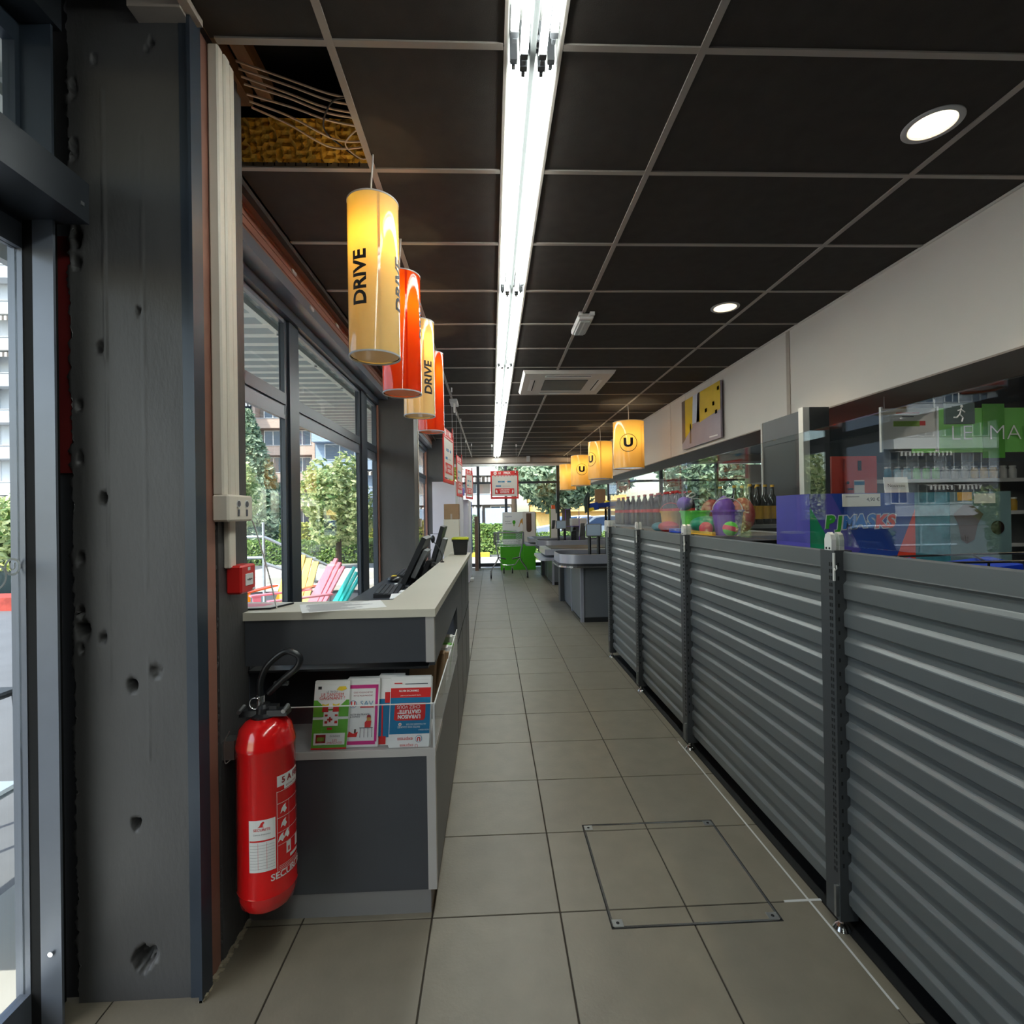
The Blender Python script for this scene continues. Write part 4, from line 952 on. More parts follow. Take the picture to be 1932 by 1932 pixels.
for nm, lab, x, y, r, m_ in (('toy_ball', 'striped pink and green ball at the right of the toy pile', 1.36, 2.87, .042, 'tgreen'), ('toy_ball', 'plain coral pink ball left of the striped ball', 1.30, 3.06, .04, 'tpink')):
    o = thing(nm, lab, 'ball', (x, y, zs)); MB().ball((x, y, zs+r), r, 16, 10).build('ball', m_, o, smooth=True)
    if m_ == 'tgreen': b = MB(); b.lathe([(r*.95+.0006, -.013), (r+.0008, 0), (r*.95+.0006, .013)], (0, 0, 0), 18, False, False); b.v = [(x+q[0]*.96+q[2]*.28, y+q[1], zs+r+q[2]*.96-q[0]*.28) for q in b.v]; b.build('stripe', 'tpink', o, smooth=True)
for (x, y, m_, lab) in ((1.55, 3.55, 'dred', 'dark red round backpack behind the toys, left'), (1.62, 3.25, 'dred', 'dark red tall backpack behind the toys, right')):
    o = thing('backpack', lab, 'bag', (x, y, zs)); MB().ball((x, y, zs+.115), (.075, .085, .115), 16, 10).build('bag', m_, o, smooth=True); MB().tube([(x, y, zs+.22), (x-.02, y, zs+.26), (x, y+.03, zs+.22)], .006, 6).build('strap', 'blackpl', o)

# ---- anthracite cabinet with pale corner post, placard, red cabinet, green sign, back shelving
c = thing('store_cabinet', 'tall anthracite cabinet with a pale metal corner post behind the barrier', 'cabinet', (2.42, 3.9, 0))
box('side', 'cab', c, 2.285, 3.68, .06, 2.46, 4.22, 2.135); box('front', 'corr_post', c, 2.315, 3.62, .06, 2.46, 3.68, 2.15); box('plinth', 'blackpl', c, 2.29, 3.64, 0, 2.45, 4.2, .06)
box('corner_post', 'clamp', c, 2.268, 3.625, .0, 2.315, 3.68, 2.15); box('edge_strip', 'lgrey', c, 2.276, 4.205, .06, 2.29, 4.225, 2.135); box('upper_panel', 'corr_post', c, 2.28, 3.69, 1.93, 2.286, 4.2, 2.13)
o = thing('hanging_placard', 'white framed notice hanging under the soffit right of the cabinet', 'notice', (2.72, 3.3, 1.72))
bx = (2.62, 2.99)
box('board', 'fascia', o, 2.60, 3.30, 1.80, 2.98, 3.308, 2.07); box('side_rail', 'white', o, 2.592, 3.294, 1.78, 2.604, 3.312, 2.08); box('side_rail', 'white', o, 2.976, 3.294, 1.78, 2.988, 3.312, 2.08)
box('red_heading', 'red', o, 2.70, 3.2985, 2.035, 2.86, 3.30, 2.042); box('print_line', 'grey_ink', o, 2.74, 3.2985, 2.012, 2.82, 3.30, 2.018); box('picture_strip', 'olive', o, 2.68, 3.2985, 1.95, 2.86, 3.30, 1.985); box('red_patch', 'red', o, 2.86, 3.2985, 1.955, 2.90, 3.30, 1.985)
for x in (2.62, 2.96): box('hanger', 'lgrey', o, x, 3.303, 2.07, x+.004, 3.305, 2.15)
o = thing('red_cabinet', 'orange-red metal cabinet door with handle and notice inside the shop', 'cabinet', (2.95, 4.1, 0))
box('body', 'doorred', o, 2.80, 4.10, .02, 3.18, 4.40, 1.84); box('door', 'doorred', o, 2.90, 4.085, .05, 3.17, 4.10, 1.82); MB().cyl((2.915, 4.07, 1.62), (2.915, 4.085, 1.62), .012, n=12).build('lock', 'chrome', o); MB().box(2.90, 4.05, 1.56, 2.945, 4.07, 1.575).build('handle', 'chrome', o)
p = box('notice', 'paper', o, 2.975, 4.080, 1.42, 3.06, 4.085, 1.64); box('notice_band', 'teal_p', p, 2.975, 4.0785, 1.60, 3.06, 4.080, 1.63); box('notice_band', 'teal_p', p, 2.975, 4.0785, 1.425, 3.06, 4.080, 1.45)
box('vent_slot', 'slot', o, 3.01, 4.083, 1.72, 3.04, 4.085, 1.80)
o = thing('market_sign', 'long green shop sign in thin white capitals beginning LE MAR', 'sign', (4.9, 5.0, 1.96))
box('board', 'signgreen', o, 4.27, 5.0, 1.96, 5.75, 5.03, 2.41); box('dark_band', 'signdark', o, 4.99, 4.992, 1.90, 5.22, 5.0, 2.45)
text('LE', .150, (4.76, 4.985, 2.15), (1, 0, 0), (0, 0, 1), 'white', o, bold=-.018, sx=1.15); text('MAR', .150, (5.29, 4.985, 2.15), (1, 0, 0), (0, 0, 1), 'white', o, bold=-.018, sx=1.15)
for x in (4.5, 5.5): box('hanger', 'lgrey', o, x, 5.01, 2.41, x+.01, 5.02, 2.9)
o = thing('exit_sign', 'small dark green exit sign with running figure above the green shop sign', 'sign', (4.6, 4.7, 2.22))
box('plate', 'flag', o, 4.33, 4.70, 2.20, 4.62, 4.72, 2.40); box('hanger', 'lgrey', o, 4.47, 4.708, 2.40, 4.48, 4.712, 2.9)
b = MB(); b.ball((4.49, 4.698, 2.365), (.014, .002, .014), 10, 6)
for P in (((4.485, 2.345), (4.47, 2.29)), ((4.47, 2.29), (4.50, 2.255)), ((4.50, 2.255), (4.49, 2.22)), ((4.47, 2.29), (4.44, 2.26)), ((4.44, 2.26), (4.41, 2.262)), ((4.483, 2.335), (4.52, 2.31)), ((4.483, 2.335), (4.45, 2.325))): b.cyl((P[0][0], 4.698, P[0][1]), (P[1][0], 4.698, P[1][1]), .006, n=6)
b.build('running_figure', 'white', o)
# far shelving of the shop with goods
o = thing('store_shelving', 'tall shop shelving with white price rails at the back right', 'shelf', (5.0, 6.2, 0))
box('back', 'shelf', o, 3.3, 6.5, 0, 7.3, 6.53, 2.0)
for z in (.15, .55, .95, 1.35, 1.75):
    box('shelf_board', 'shelf', o, 3.3, 6.05, z-.025, 7.3, 6.5, z); box('price_rail', 'white', o, 3.3, 6.04, z-.04, 7.3, 6.05, z+.005)
rg = random.Random(5); jar = {}
cols = ['tyellow', 'torange', 'dred', 'boxteal', 'tgreen', 'lgrey', 'ylabel', 'white']
for z in (1.35, 1.75):
    for k in range(14):
        m_ = cols[(k//3+int(z*2)) % 8]; x = 4.95+.125*k; key = m_
        if key not in jar:
            j = thing('food_jar', 'jar on the tall back shelving of the shop', 'jar', (x, 6.2, z), group='jars on the back shelving')
            MB().lathe([(.036, 0), (.04, .01), (.04, .12), (.03, .14), (.03, .15)], (x, 6.2, z), 12).build('jar', m_, j, smooth=True); MB().cyl((x, 6.2, z+.15), (x, 6.2, z+.17), .034, n=12).build('lid', 'white', j); jar[key] = j
        else:
            j = copy_tree(jar[key])
        j.location = (x, 6.2, z); j['label'] = '%s jar from the left on the %s board of the tall back shelving' % ('leftmost' if k == 0 else ordw[k], 'upper' if z > 1.5 else 'lower')
# unseen lights added to brighten the goods inside the shop
for k, (x, y) in enumerate(((3.9, 2.2), (3.9, 4.4), (5.6, 3.2), (4.2, 8.0), (4.2, 10.5))):
    o = thing('added_fill_light', 'added unseen fill light over the shop, %s behind the bulkhead' % ['nearest the boxes', 'above the green sign', 'deepest at the right', 'past the tall shelving', 'farthest down the shop'][k], 'ceiling light', (x, y, 2.88), group='added fill lights behind the bulkhead')
    box('frame', 'white', o, x-.1, y-.75, 2.86, x+.1, y+.75, 2.895); box('diffuser', emit('fill_panel', (1, .96, .9, 1), 16), o, x-.08, y-.73, 2.852, x+.08, y+.73, 2.86)
# picture hung on the bulkhead
o = thing('hanging_picture', 'painting of a street of yellow houses hung on wires before the bulkhead', 'picture', (2.46, 6.0, 2.2))
X = 2.455; ya, yb, za, zb_ = 5.36, 6.46, 2.19, 2.80
box('canvas', 'posterP', o, X, ya, za, X+.02, yb, zb_)
def pic(m_, P): b = MB(); b.add([(X-.001, yb-u*(yb-ya), za+v*(zb_-za)) for u, v in P], [tuple(range(len(P)))]); b.build('painted_shape', m_, o)
pic('posterS', [(.30, .45), (.50, .45), (.48, 1), (.33, 1)]); pic('posterY', [(.10, .22), (.30, .38), (.33, 1), (.10, 1)]); pic('posterB', [(0, .12), (.10, .20), (.10, 1), (0, 1)])
pic('posterY', [(.50, .42), (1, .50), (1, 1), (.52, 1)]); pic('posterB', [(.42, .45), (.50, .43), (.52, 1), (.46, 1)]); pic('posterB', [(.22, .08), (.27, .08), (.27, .45), (.24, .5)])
for u, v in ((.93, .85), (.82, .62), (.88, .45), (.64, .36+.2)): pic('slot', [(u, v), (u+.05, v), (u+.05, v+.07), (u, v+.07)])
pic('white', [(.74, .06), (.93, .05), (.93, .075), (.74, .085)])
for y in (5.60, 6.36): box('wire', 'lgrey', o, X+.008, y-.001, zb_, X+.010, y+.001, CE)

# ================================================================== RECEPTION COUNTER
c = thing('reception_counter', 'charcoal reception counter with pale stone-coloured top along the window side', 'counter', (-.5, 3.1, 0))
XF, YF, TZ = -.215, 1.828, 1.077
YB = 4.50
b = MB(); b.prism([(-1.25, YF-.006), (-.205, YF-.006), (-.188, YB), (-.36, YB), (-.395, 2.035), (-1.25, 2.035)], 2, TZ-.028, TZ); b.build('worktop', 'offwhite', c)
box('front_apron', 'count', c, -.868, YF, .890, -.240, YF+.018, TZ-.028)
box('apron_end', 'edge', c, -.240, YF-.002, .888, -.210, YF+.03, TZ-.028)
b = MB(); b.box(-.232, YF+.03, .868, -.212, 3.03, TZ-.028); b.box(-.232, 3.03, .09, -.212, YB, TZ-.028); b.build('side_apron', 'count', c)
for y in (3.50, 4.02): box('seam_line', 'slot', c, -.2122, y, .09, -.2112, y+.004, TZ-.03)
box('seam_line', 'slot', c, -.2122, 3.04, .645, -.2108, YB, .655)
box('recess_back', 'count', c, -1.25, 2.08, .0, -.40, 2.10, .89); box('left_end', 'count', c, -.888, 1.865, 0, -.87, 2.08, TZ-.028); box('recess_end', 'count', c, -.41, 2.10, .58, -.395, 3.03, TZ-.028)
box('recess_top', 'blackpl', c, -.868, YF+.018, .86, -.235, 2.08, .868)
box('leaflet_shelf', 'edge', c, -.868, YF-.003, .557, -.212, 2.09, .583); box('leaflet_shelf', 'count', c, -.40, 2.09, .557, -.212, 3.03, .583)
box('lower_front', 'count', c, -.868, YF, .085, -.243, YF+.018, .557); box('lower_end', 'edge', c, -.243, YF-.002, .085, -.213, YF+.03, .557)
b = MB(); b.box(-.230, YF+.03, .085, -.213, 3.03, .557); b.build('lower_side', 'count', c)
box('plinth', 'kick', c, -.868, YF+.004, .0, -.235, YF+.02, .083); box('plinth', 'kick', c, -.262, YF+.02, 0, -.236, YB, .088)
box('leaflet_pane', ACR, c, -.868, YF-.001, .585, -.218, YF+.003, .742); box('leaflet_pane', ACR, c, -.2165, YF+.004, .585, -.2125, 3.02, .735)
box('pane_edge', 'white', c, -.868, YF-.0012, .740, -.218, YF+.0032, .7425); box('pane_edge', 'white', c, -.2166, YF+.004, .733, -.2124, 3.02, .7365); box('pane_edge', 'lgrey', c, -.220, YF-.0015, .585, -.2125, YF+.006, .742)
box('desk_top', 'count', c, -.83, 2.04, .895, -.40, YB, .920); box('desk_end', 'count', c, -.83, YB-.02, 0, -.232, YB, .895); box('inner_side', 'count', c, -.40, 2.04, .92, -.385, YB-.02, TZ-.028); box('desk_leg', 'count', c, -.83, 2.1, .0, -.80, 2.5, .895)

# things on top: printed sheet, magazine
def sheet(name, lab, cat, P, z, m_, lines=0, grp=None, th=.0008):
    o = thing(name, lab, cat, (sum(p[0] for p in P)/4, sum(p[1] for p in P)/4, z), group=grp)
    b = MB(); b.add([(x, y, z) for x, y in P]+[(x, y, z+th) for x, y in P], [(4, 5, 6, 7), (3, 2, 1, 0), (0, 1, 5, 4), (1, 2, 6, 5), (2, 3, 7, 6), (3, 0, 4, 7)]); b.build('page', m_, o)
    p = [Vector((x, y, z+th+.0003)) for x, y in P]; rr = random.Random(lines)
    for k in range(lines):
        v0 = .08+.84*k/lines; q = MB(); u0_, u1_ = .06+rr.random()*.06, .40+rr.random()*.5
        def at(u, v): return p[0]+(p[1]-p[0])*u+(p[3]-p[0])*v
        q.add([at(u0_, v0), at(u1_, v0), at(u1_, v0+.018), at(u0_, v0+.018)], [(0, 1, 2, 3)]); q.build('text_line', 'grey_ink', o)
    return o
sheet('form_sheet', 'long white printed form lying aslant on the counter front', 'paper', [(-.657, 1.79), (-.385, 1.875), (-.44, 2.03), (-.73, 1.965)], TZ+.0005, 'paper', 16)
o = sheet('magazine', 'dark-edged magazine with a reddish cover at the left of the counter', 'magazine', [(-1.02, 1.86), (-.80, 1.88), (-.76, 1.99), (-.96, 2.02)], TZ+.0005, 'blackpl', 0, th=.006)
b = MB(); b.add([(x, y, TZ+.0072) for x, y in ((-1.02, 1.863), (-.803, 1.883), (-.763, 1.988), (-.96, 2.016))], [(0, 1, 2, 3)]); b.build('cover', 'fascia', o)
b = MB(); b.add([(x, y, TZ+.0076) for x, y in ((-.96, 1.90), (-.84, 1.91), (-.82, 1.96), (-.92, 1.98))], [(0, 1, 2, 3)]); b.build('cover_print', 'adpink', o)

# leaflets in the front rack
def leaflet(name, lab, x0, x1, y, h, m_, tilt=.02, grp='leaflets in the counter rack', shear=0.0, n=6, zb_=.585):
    o = thing(name, lab, 'leaflet', ((x0+x1)/2, y, zb_), group=grp)
    o['_f'] = 0; del o['_f']
    def at(u, v, d=0): return Vector((x0+(x1-x0)*u+shear*v, y+tilt*v-.0012*d, zb_+h*v))
    b = MB()
    for k in range(n):
        q = .0035*k; dx = .004*((k*7) % 3-1)*(k > 0); dz = .006*((k*5) % 3)*(k > 0)
        b.add([(at(u, v)+Vector((dx, q, dz if v else 0))) for u, v in ((0, 0), (1, 0), (1, 1), (0, 1))]+[(at(u, v)+Vector((dx, q+.0012, dz if v else 0))) for u, v in ((0, 0), (1, 0), (1, 1), (0, 1))], [(0, 1, 2, 3), (7, 6, 5, 4), (0, 4, 5, 1), (1, 5, 6, 2), (2, 6, 7, 3), (3, 7, 4, 0)])
    b.build('pages', m_, o)
    def patch_(u0, v0, u1, v1, m2, d=1):
        b = MB(); b.add([at(u0, v0, d), at(u1, v0, d), at(u1, v1, d), at(u0, v1, d)], [(0, 1, 2, 3)]); return b.build('print', m2, o)
    def poly_(P, m2, d=1): b = MB(); b.add([at(u, v, d) for u, v in P], [tuple(range(len(P)))]); return b.build('print', m2, o)
    def txt(s, hh, u, v, m2, flip=False, bold=.01, sx=1): 
        upv = at(0, 1)-at(0, 0); 
        return text(s, hh, at(u, v, 2.2), (-1, 0, 0) if flip else (1, 0, 0), -upv if flip else upv, m2, o, bold=bold, sx=sx)
    return o, patch_, poly_, txt
o, P, Q, T = leaflet('leaflet_stack', 'green and white leaflet stack at the left of the counter rack', -.652, -.528, 1.842, .222, 'paper', shear=.012)
P(0, .02, 1, .46, 'green_p'); P(0, .50, 1, .76, 'green_p'); Q([(.10, .76), (.92, .76), (.66, .62), (.36, .62)], 'paper', 1.5); P(.06, .07, .94, .25, 'paper', 2); P(0, 0, 1, .025, 'red', 1.5); P(.3, .36, .72, .60, 'paper', 2); P(.42, .30, .56, .335, 'red', 2)
for u in (.34, .64): Q([(u-.09, .58), (u+.09, .58), (u+.08, .66), (u-.08, .66)], 'red', 2.5); Q([(u-.08, .66), (u+.08, .66), (u+.10, .71), (u, .69), (u-.10, .71)], 'yellow_p', 2.5)
Q([(.46, .42), (.51, .42), (.51, .50), (.46, .50)], 'red', 2.6); Q([(.41, .445), (.56, .445), (.56, .475), (.41, .475)], 'red', 2.6)
for u in (.34, .62): P(u, .40, u+.08, .44, 'red', 2.6); P(u, .51, u+.08, .54, 'red', 2.6)
P(.12, .10, .40, .23, 'dred', 2.6); P(.16, .13, .36, .19, 'olive', 3); P(.1, .93, .2, .975, 'ink', 2); Q([(.62, .92), (.78, .90), (.92, .93), (.88, .97), (.70, .97)], 'yellow_p', 2)
T('LE TANDEM', .0105, .52, .845, 'red', bold=0); T('GAGNANT !', .0115, .52, .79, 'red', bold=0); T('LE TRI DU', .006, .5, .89, 'grey_ink', bold=0); T('LES', .008, .66, .135, 'red', bold=0); T('EMBALLAGES', .0065, .66, .10, 'red', bold=0); T('DONNEZ', .006, .66, .20, 'grey_ink', bold=0)
o, P, Q, T = leaflet('leaflet_stack', 'white and magenta leaflet stack lettered SAV, second from the left in the rack', -.535, -.420, 1.850, .226, 'paper', shear=.008, n=8)
P(.06, .90, .96, .955, 'pink_p'); P(.88, .08, .96, .955, 'pink_p'); P(0, .04, .92, .095, 'pink_p')
n = 26
for rr_, m2, d in ((.115, 'teal_p', 1.5), (.10, 'paper', 1.8)): Q([(.20+rr_*cos(2*pi*k/n), .66+rr_*.51*sin(2*pi*k/n)) for k in range(n)], m2, d)
T('U', .016, .20, .66, 'red', bold=.05); T('SAV', .019, .62, .665, 'teal_p', bold=-.01); P(.42, .605, .84, .622, 'red', 2); T('ACTIF EN FRANCE', .0058, .42, .50, 'grey_ink'); T('& EXPERT', .0058, .28, .465, 'grey_ink'); T('QUE VOUS ACHETEZ', .005, .50, .84, 'dred', bold=0); T('EST LE PLUS PROCHE', .005, .50, .79, 'dred', bold=0)
Q([(.06, .16), (.34, .16), (.38, .24), (.24, .21), (.10, .25)], 'red', 2); Q([(.26, .22), (.32, .22), (.32, .28), (.27, .28)], 'posterB', 2); Q([(.58, .30), (.76, .30), (.78, .40), (.66, .42), (.58, .38)], 'red', 2); Q([(.64, .40), (.76, .40), (.76, .46), (.64, .46)], 'hand', 2.2); Q([(.63, .455), (.77, .455), (.74, .49), (.66, .49)], 'dred', 2.4)
for u in (.44, .56, .68, .80): P(u, .15, u+.015, .30, 'grey_ink', 2)
P(.42, .29, .84, .302, 'grey_ink', 2.1)
o, P, Q, T = leaflet('leaflet_stack', 'blue and red leaflet stack, mostly hidden third in the rack', -.420, -.330, 1.858, .232, 'paper', shear=.004, n=8)
P(0, .12, 1, .70, 'teal_p'); P(.02, .02, .30, .14, 'red', 2); P(.12, .14, .18, .60, 'red', 2); P(.25, .64, 1, .80, 'red', 2); P(.55, .84, 1, .87, 'red', 2)
o, P, Q, T = leaflet('leaflet_stack', 'upside-down blue delivery leaflet with red panel, rightmost in the rack', -.378, -.236, 1.836, .232, 'paper', shear=.010, n=7)
P(.0, .20, 1, .74, 'teal_p'); P(0, .74, 1, .885, 'red'); Q([(.10, .42), (.16, .40), (.84, .40), (.88, .44), (.88, .66), (.24, .66), (.12, .64)], 'red', 1.6); P(.62, .21, .98, .235, 'smoke', 1.6) if False else None
T('LIVRAISON', .0125, .48, .46, 'paper', True, .04, .92); T('GRATUITE*', .0125, .48, .535, 'paper', True, .04, .92); T('CHEZ VOUS', .0115, .46, .605, 'paper', True, .0, .92)
T('DIMANCHE MATIN', .0072, .45, .845, 'paper', True, .02, .8); T('VOTRE SUPERMARCHE OUVERT', .0040, .5, .775, 'paper', True, 0, .9); T('AU MAGASIN OU SUR', .0062, .66, .345, 'paper', True, 0, .8); T('FAITES VOS COURSES', .0068, .48, .305, 'paper', True, 0, .85); T('NOUVEAU', .0055, .86, .26, 'paper', True, 0)
for rr_, m2, d in ((.085, 'teal_p', 1.6), (.075, 'paper', 1.9)): Q([(.74+rr_*cos(2*pi*k/n), .125+rr_*.62*sin(2*pi*k/n)) for k in range(n)], m2, d)
Q([(.26+.04*cos(2*pi*k/n), .345+.04*.62*sin(2*pi*k/n)) for k in range(n)], 'paper', 1.9); T('U', .006, .26, .345, 'red', True, .05)
T('U', .0125, .74, .125, 'red', True, .06); T('express', .0125, .40, .125, 'red', True, 0); T('U express', .011, .50, .03, 'red', True, 0); P(.08, .95, .28, .965, 'red', 2); P(.35, .94, .92, .952, 'grey_ink', 2); 
# bags and papers in the side opening
o = thing('paper_bag', 'folded brown paper bag standing in the counter side rack', 'bag', (-.30, 2.1, .585)); b = MB(); b.slab((-.36, 2.12, .586), (.10, .02, 0), (.0, .10, .0), (.015, .0, .21)); b.build('bag', 'card', o); b = MB(); b.slab((-.365, 2.118, .586), (.104, .02, 0), (0, .104, 0), (.004, 0, .09)); b.build('bag_base', 'dred', o); MB().tube(spline([(-.33, 2.13, .76), (-.32, 2.12, .80), (-.30, 2.14, .76), (-.29, 2.13, .64)], 6), .002, 5).build('handle', 'blackpl', o)
for k, (y, m_, hh, lab) in enumerate(((2.32, 'card', .20, 'kraft paper bag leaning in the counter side rack'), (2.50, 'paper', .18, 'white crumpled leaflets in the counter side rack'), (2.62, 'green_p', .16, 'lime green leaflet in the counter side rack'), (2.76, 'paper', .17, 'printed papers at the far end of the counter side rack'))):
    o = thing('paper_bundle', lab, 'paper', (-.30, y, .585)); b = MB(); b.slab((-.35, y, .586), (.115, .0, 0), (.0, .06, 0), (.012, -.01, hh)); b.slab((-.30, y+.065, .586), (.07, .0, 0), (.0, .02, 0), (.02, .02, hh*.9)); b.build('sheets', m_, o)

# desk equipment
DZ = .921
def keyboard(lab, x, y, rot, L=.44, Wd=.15):
    o = thing('keyboard', lab, 'keyboard', (x, y, DZ), rot=rot)
    b = MB(); b.prism([(-Wd/2, 0), (Wd/2, 0), (Wd/2, .024), (-Wd/2, .012)], 0, -L/2, L/2); b.build('case', 'blackpl', o, local=True)
    b = MB()
    for r in range(5):
        for k in range(17): 
            y_ = -Wd/2+.012+r*.027; z_ = .012+.012*(y_+Wd/2)/Wd; b.box(-L/2+.012+k*.0247, y_, z_, -L/2+.032+k*.0247, y_+.021, z_+.007)
    b.build('keys', 'key', o, local=True, kind='stuff')
keyboard('black keyboard nearest the counter front, left of the papers', -.655, 3.30, 1.66)
keyboard('black keyboard farther back behind the mouse', -.70, 4.22, 1.62, .36)
o = thing('phone_handset', 'black handset with a yellow label lying on the desk between the keyboards', 'phone', (-.735, 3.86, DZ)); b = MB(); b.ball((-.735, 3.86, DZ+.018), (.045, .10, .018), 14, 8); b.build('body', 'blackpl', o, smooth=True); box('label', 'yellow_p', o, -.755, 3.86, DZ+.034, -.725, 3.92, DZ+.037)
def monitor(lab, x, y, z0, L, H, lean, th=.03):
    o = thing('monitor', lab, 'monitor', (x, y, DZ))
    b = MB(); b.slab((x, y, z0), (0, L, 0), (lean, 0, H), (th, 0, -th*lean/H)); b.build('casing', 'blackpl', o)
    b = MB(); b.slab((x-.0012+.015*lean/H, y+.015, z0+.015), (0, L-.03, 0), (lean*.92, 0, H*.92), (.001, 0, 0)); b.build('screen', 'screen', o)
    b = MB(); b.slab((x+th+.2*lean, y+.06, z0+.1*H), (0, L-.12, 0), (lean*.6, 0, H*.6), (.03, 0, -.01)); b.build('back_hump', 'greypl', o)
    b = MB(); b.box(x-.04, y+L/2-.10, DZ, x+.09, y+L/2+.10, DZ+.012); b.slab((x+.02+lean*.2, y+L/2-.03, DZ+.01), (.03, 0, 0), (0, .06, 0), (.0, 0, .14)); b.build('foot', 'blackpl', o)
    return o
monitor('nearest black monitor tilted back, seen from behind its edge', -.625, 3.50, DZ+.03, .34, .31, .15)
monitor('farther black monitor standing behind the gooseneck microphone', -.505, 4.06, DZ+.07, .30, .33, .10)
o = thing('card_terminal', 'small black payment display leaning behind the nearest monitor', 'terminal', (-.50, 3.62, DZ)); b = MB(); b.slab((-.52, 3.60, DZ), (.03, 0, 0), (0, .16, 0), (.06, 0, .17)); b.build('casing', 'blackpl', o); b = MB(); b.slab((-.4855, 3.62, DZ+.06), (.001, 0, 0), (0, .12, 0), (.025, 0, .07)); b.build('vents', 'greypl', o)
o = thing('receipt_printer', 'black receipt printer on the desk at the base of the microphone', 'printer', (-.50, 3.95, DZ)); b = MB(); b.bbox(-.58, 3.84, DZ, -.41, 4.02, DZ+.125, b=.02); b.build('body', 'blackpl', o); box('slot', 'slot', o, -.56, 3.87, DZ+.1255, -.43, 3.885, DZ+.127); MB().cyl((-.56, 3.839, DZ+.05), (-.56, 3.836, DZ+.05), .006, n=8).build('button', 'yellow_p', o)
o = thing('microphone', 'black gooseneck microphone rising from the counter ledge', 'microphone', (-.35, 3.60, TZ)); MB().tube(spline([(-.35, 3.60, TZ), (-.353, 3.60, TZ+.05), (-.375, 3.61, TZ+.10), (-.405, 3.62, TZ+.14)], 8), .0035, 8).build('gooseneck', 'blackpl', o, smooth=True); MB().ball((-.415, 3.622, TZ+.163), (.015, .015, .028), 12, 8).build('windshield', 'blackpl', o, smooth=True); MB().cyl((-.35, 3.60, TZ), (-.35, 3.60, TZ+.008), .014, n=14).build('base', 'blackpl', o)
o = thing('paper_tray', 'black tray of white slips on the desk beside the near keyboard', 'tray', (-.52, 3.02, DZ)); box('tray', 'blackpl', o, -.58, 2.86, DZ, -.42, 3.12, DZ+.02); b = MB(); b.slab((-.575, 2.88, DZ+.021), (.14, .02, 0), (-.01, .11, .01), (0, 0, .006)); b.build('slips', 'paper', o); b = MB(); b.slab((-.55, 3.02, DZ+.021), (.12, .0, .0), (0, .08, 0), (0, 0, .02)); b.build('booklets', 'paper', o)
o = thing('cable', 'tangle of black and white cables on the desk behind the monitors', 'cable', (-.47, 3.75, DZ)); MB().tube(spline([(-.52, 3.56, DZ+.02), (-.45, 3.62, DZ+.06), (-.42, 3.70, DZ+.02), (-.46, 3.76, DZ+.05), (-.41, 3.8, DZ+.08)], 6), .004, 6).build('cord', 'lgrey', o); MB().tube(spline([(-.50, 3.50, DZ+.02), (-.42, 3.56, DZ+.05), (-.44, 3.66, DZ+.09), (-.40, 3.72, DZ+.06)], 6), .005, 6).build('cord', 'blackpl', o)
sheet('desk_sheet', 'white sheet on the dark desk beyond the near keyboard', 'paper', [(-.72, 3.58), (-.58, 3.56), (-.57, 3.70), (-.70, 3.72)], DZ+.0005, 'paper', 3)
o = thing('storage_tub', 'black plastic tub with lime lid at the far end of the counter ledge', 'tub', (-.27, 4.28, TZ))
b = MB(); x0, x1, y0, y1, z0, z1 = -.325, -.200, 4.22, 4.34, TZ+.001, TZ+.125; e_ = .012
b.add([(x0+e_, y0+e_, z0), (x1-e_, y0+e_, z0), (x1-e_, y1-e_, z0), (x0+e_, y1-e_, z0), (x0, y0, z1), (x1, y0, z1), (x1, y1, z1), (x0, y1, z1)], [(0, 3, 2, 1), (4, 5, 6, 7), (0, 1, 5, 4), (1, 2, 6, 5), (2, 3, 7, 6), (3, 0, 4, 7)]); b.box(x0-.005, y0-.005, z1-.014, x1+.005, y1+.005, z1); b.build('tub', 'rubber', o)
b = MB(); b.bbox(x0-.007, y0-.007, z1, x1+.007, y1+.007, z1+.016, b=.004); b.box(x0+.004, y0+.004, z1+.016, x1-.004, y1-.004, z1+.021); b.build('lid', 'lid', o)

# ---- booth, boxes past the counter
o = thing('photo_booth', 'lilac white photo booth with a blue lettered band past the counter', 'booth', (-.78, 9.4, 0))
box('end_panel', 'booth', o, -.985, 8.6, 1.10, -.60, 8.63, 1.965); box('end_base', 'booth', o, -1.02, 8.55, 0, -.585, 8.6, 1.09); box('roof', 'booth', o, -.985, 8.63, 1.93, -.56, 10.5, 1.965)
box('corner_bar', 'lgrey', o, -.60, 8.6, 0, -.565, 8.66, 1.965); box('side_panel', 'booth', o, -.60, 8.66, 0, -.57, 10.5, 1.80); box('band', 'blue_p', o, -.575, 8.75, 1.80, -.545, 10.5, 1.93)
text('tomaton', .085, (-.543, 9.55, 1.862), (0, 1, 0), (0, 0, 1), 'white', o, bold=.02); box('back_panel', 'booth', o, -.985, 10.47, 0, -.60, 10.5, 1.93)
b = MB()
for k in range(10): b.box(-.568+.006*(k % 2), 9.0+.09*k, .5, -.560+.006*(k % 2), 9.09+.09*k, 1.79)
b.build('curtain', 'booth', o)
o = thing('white_kiosk', 'narrow white kiosk behind the photo booth by the end glass', 'kiosk', (-.65, 11.4, 0)); bbox('body', 'booth', o, -.95, 10.6, 0, -.47, 12.0, 1.72, bev=.02); box('foot', 'white', o, -.47, 8.9+2, .0, -.40, 11.1, .05); box('dark_edge', 'navy', o, -.47, 11.9, .5, -.455, 12.0, 1.70)
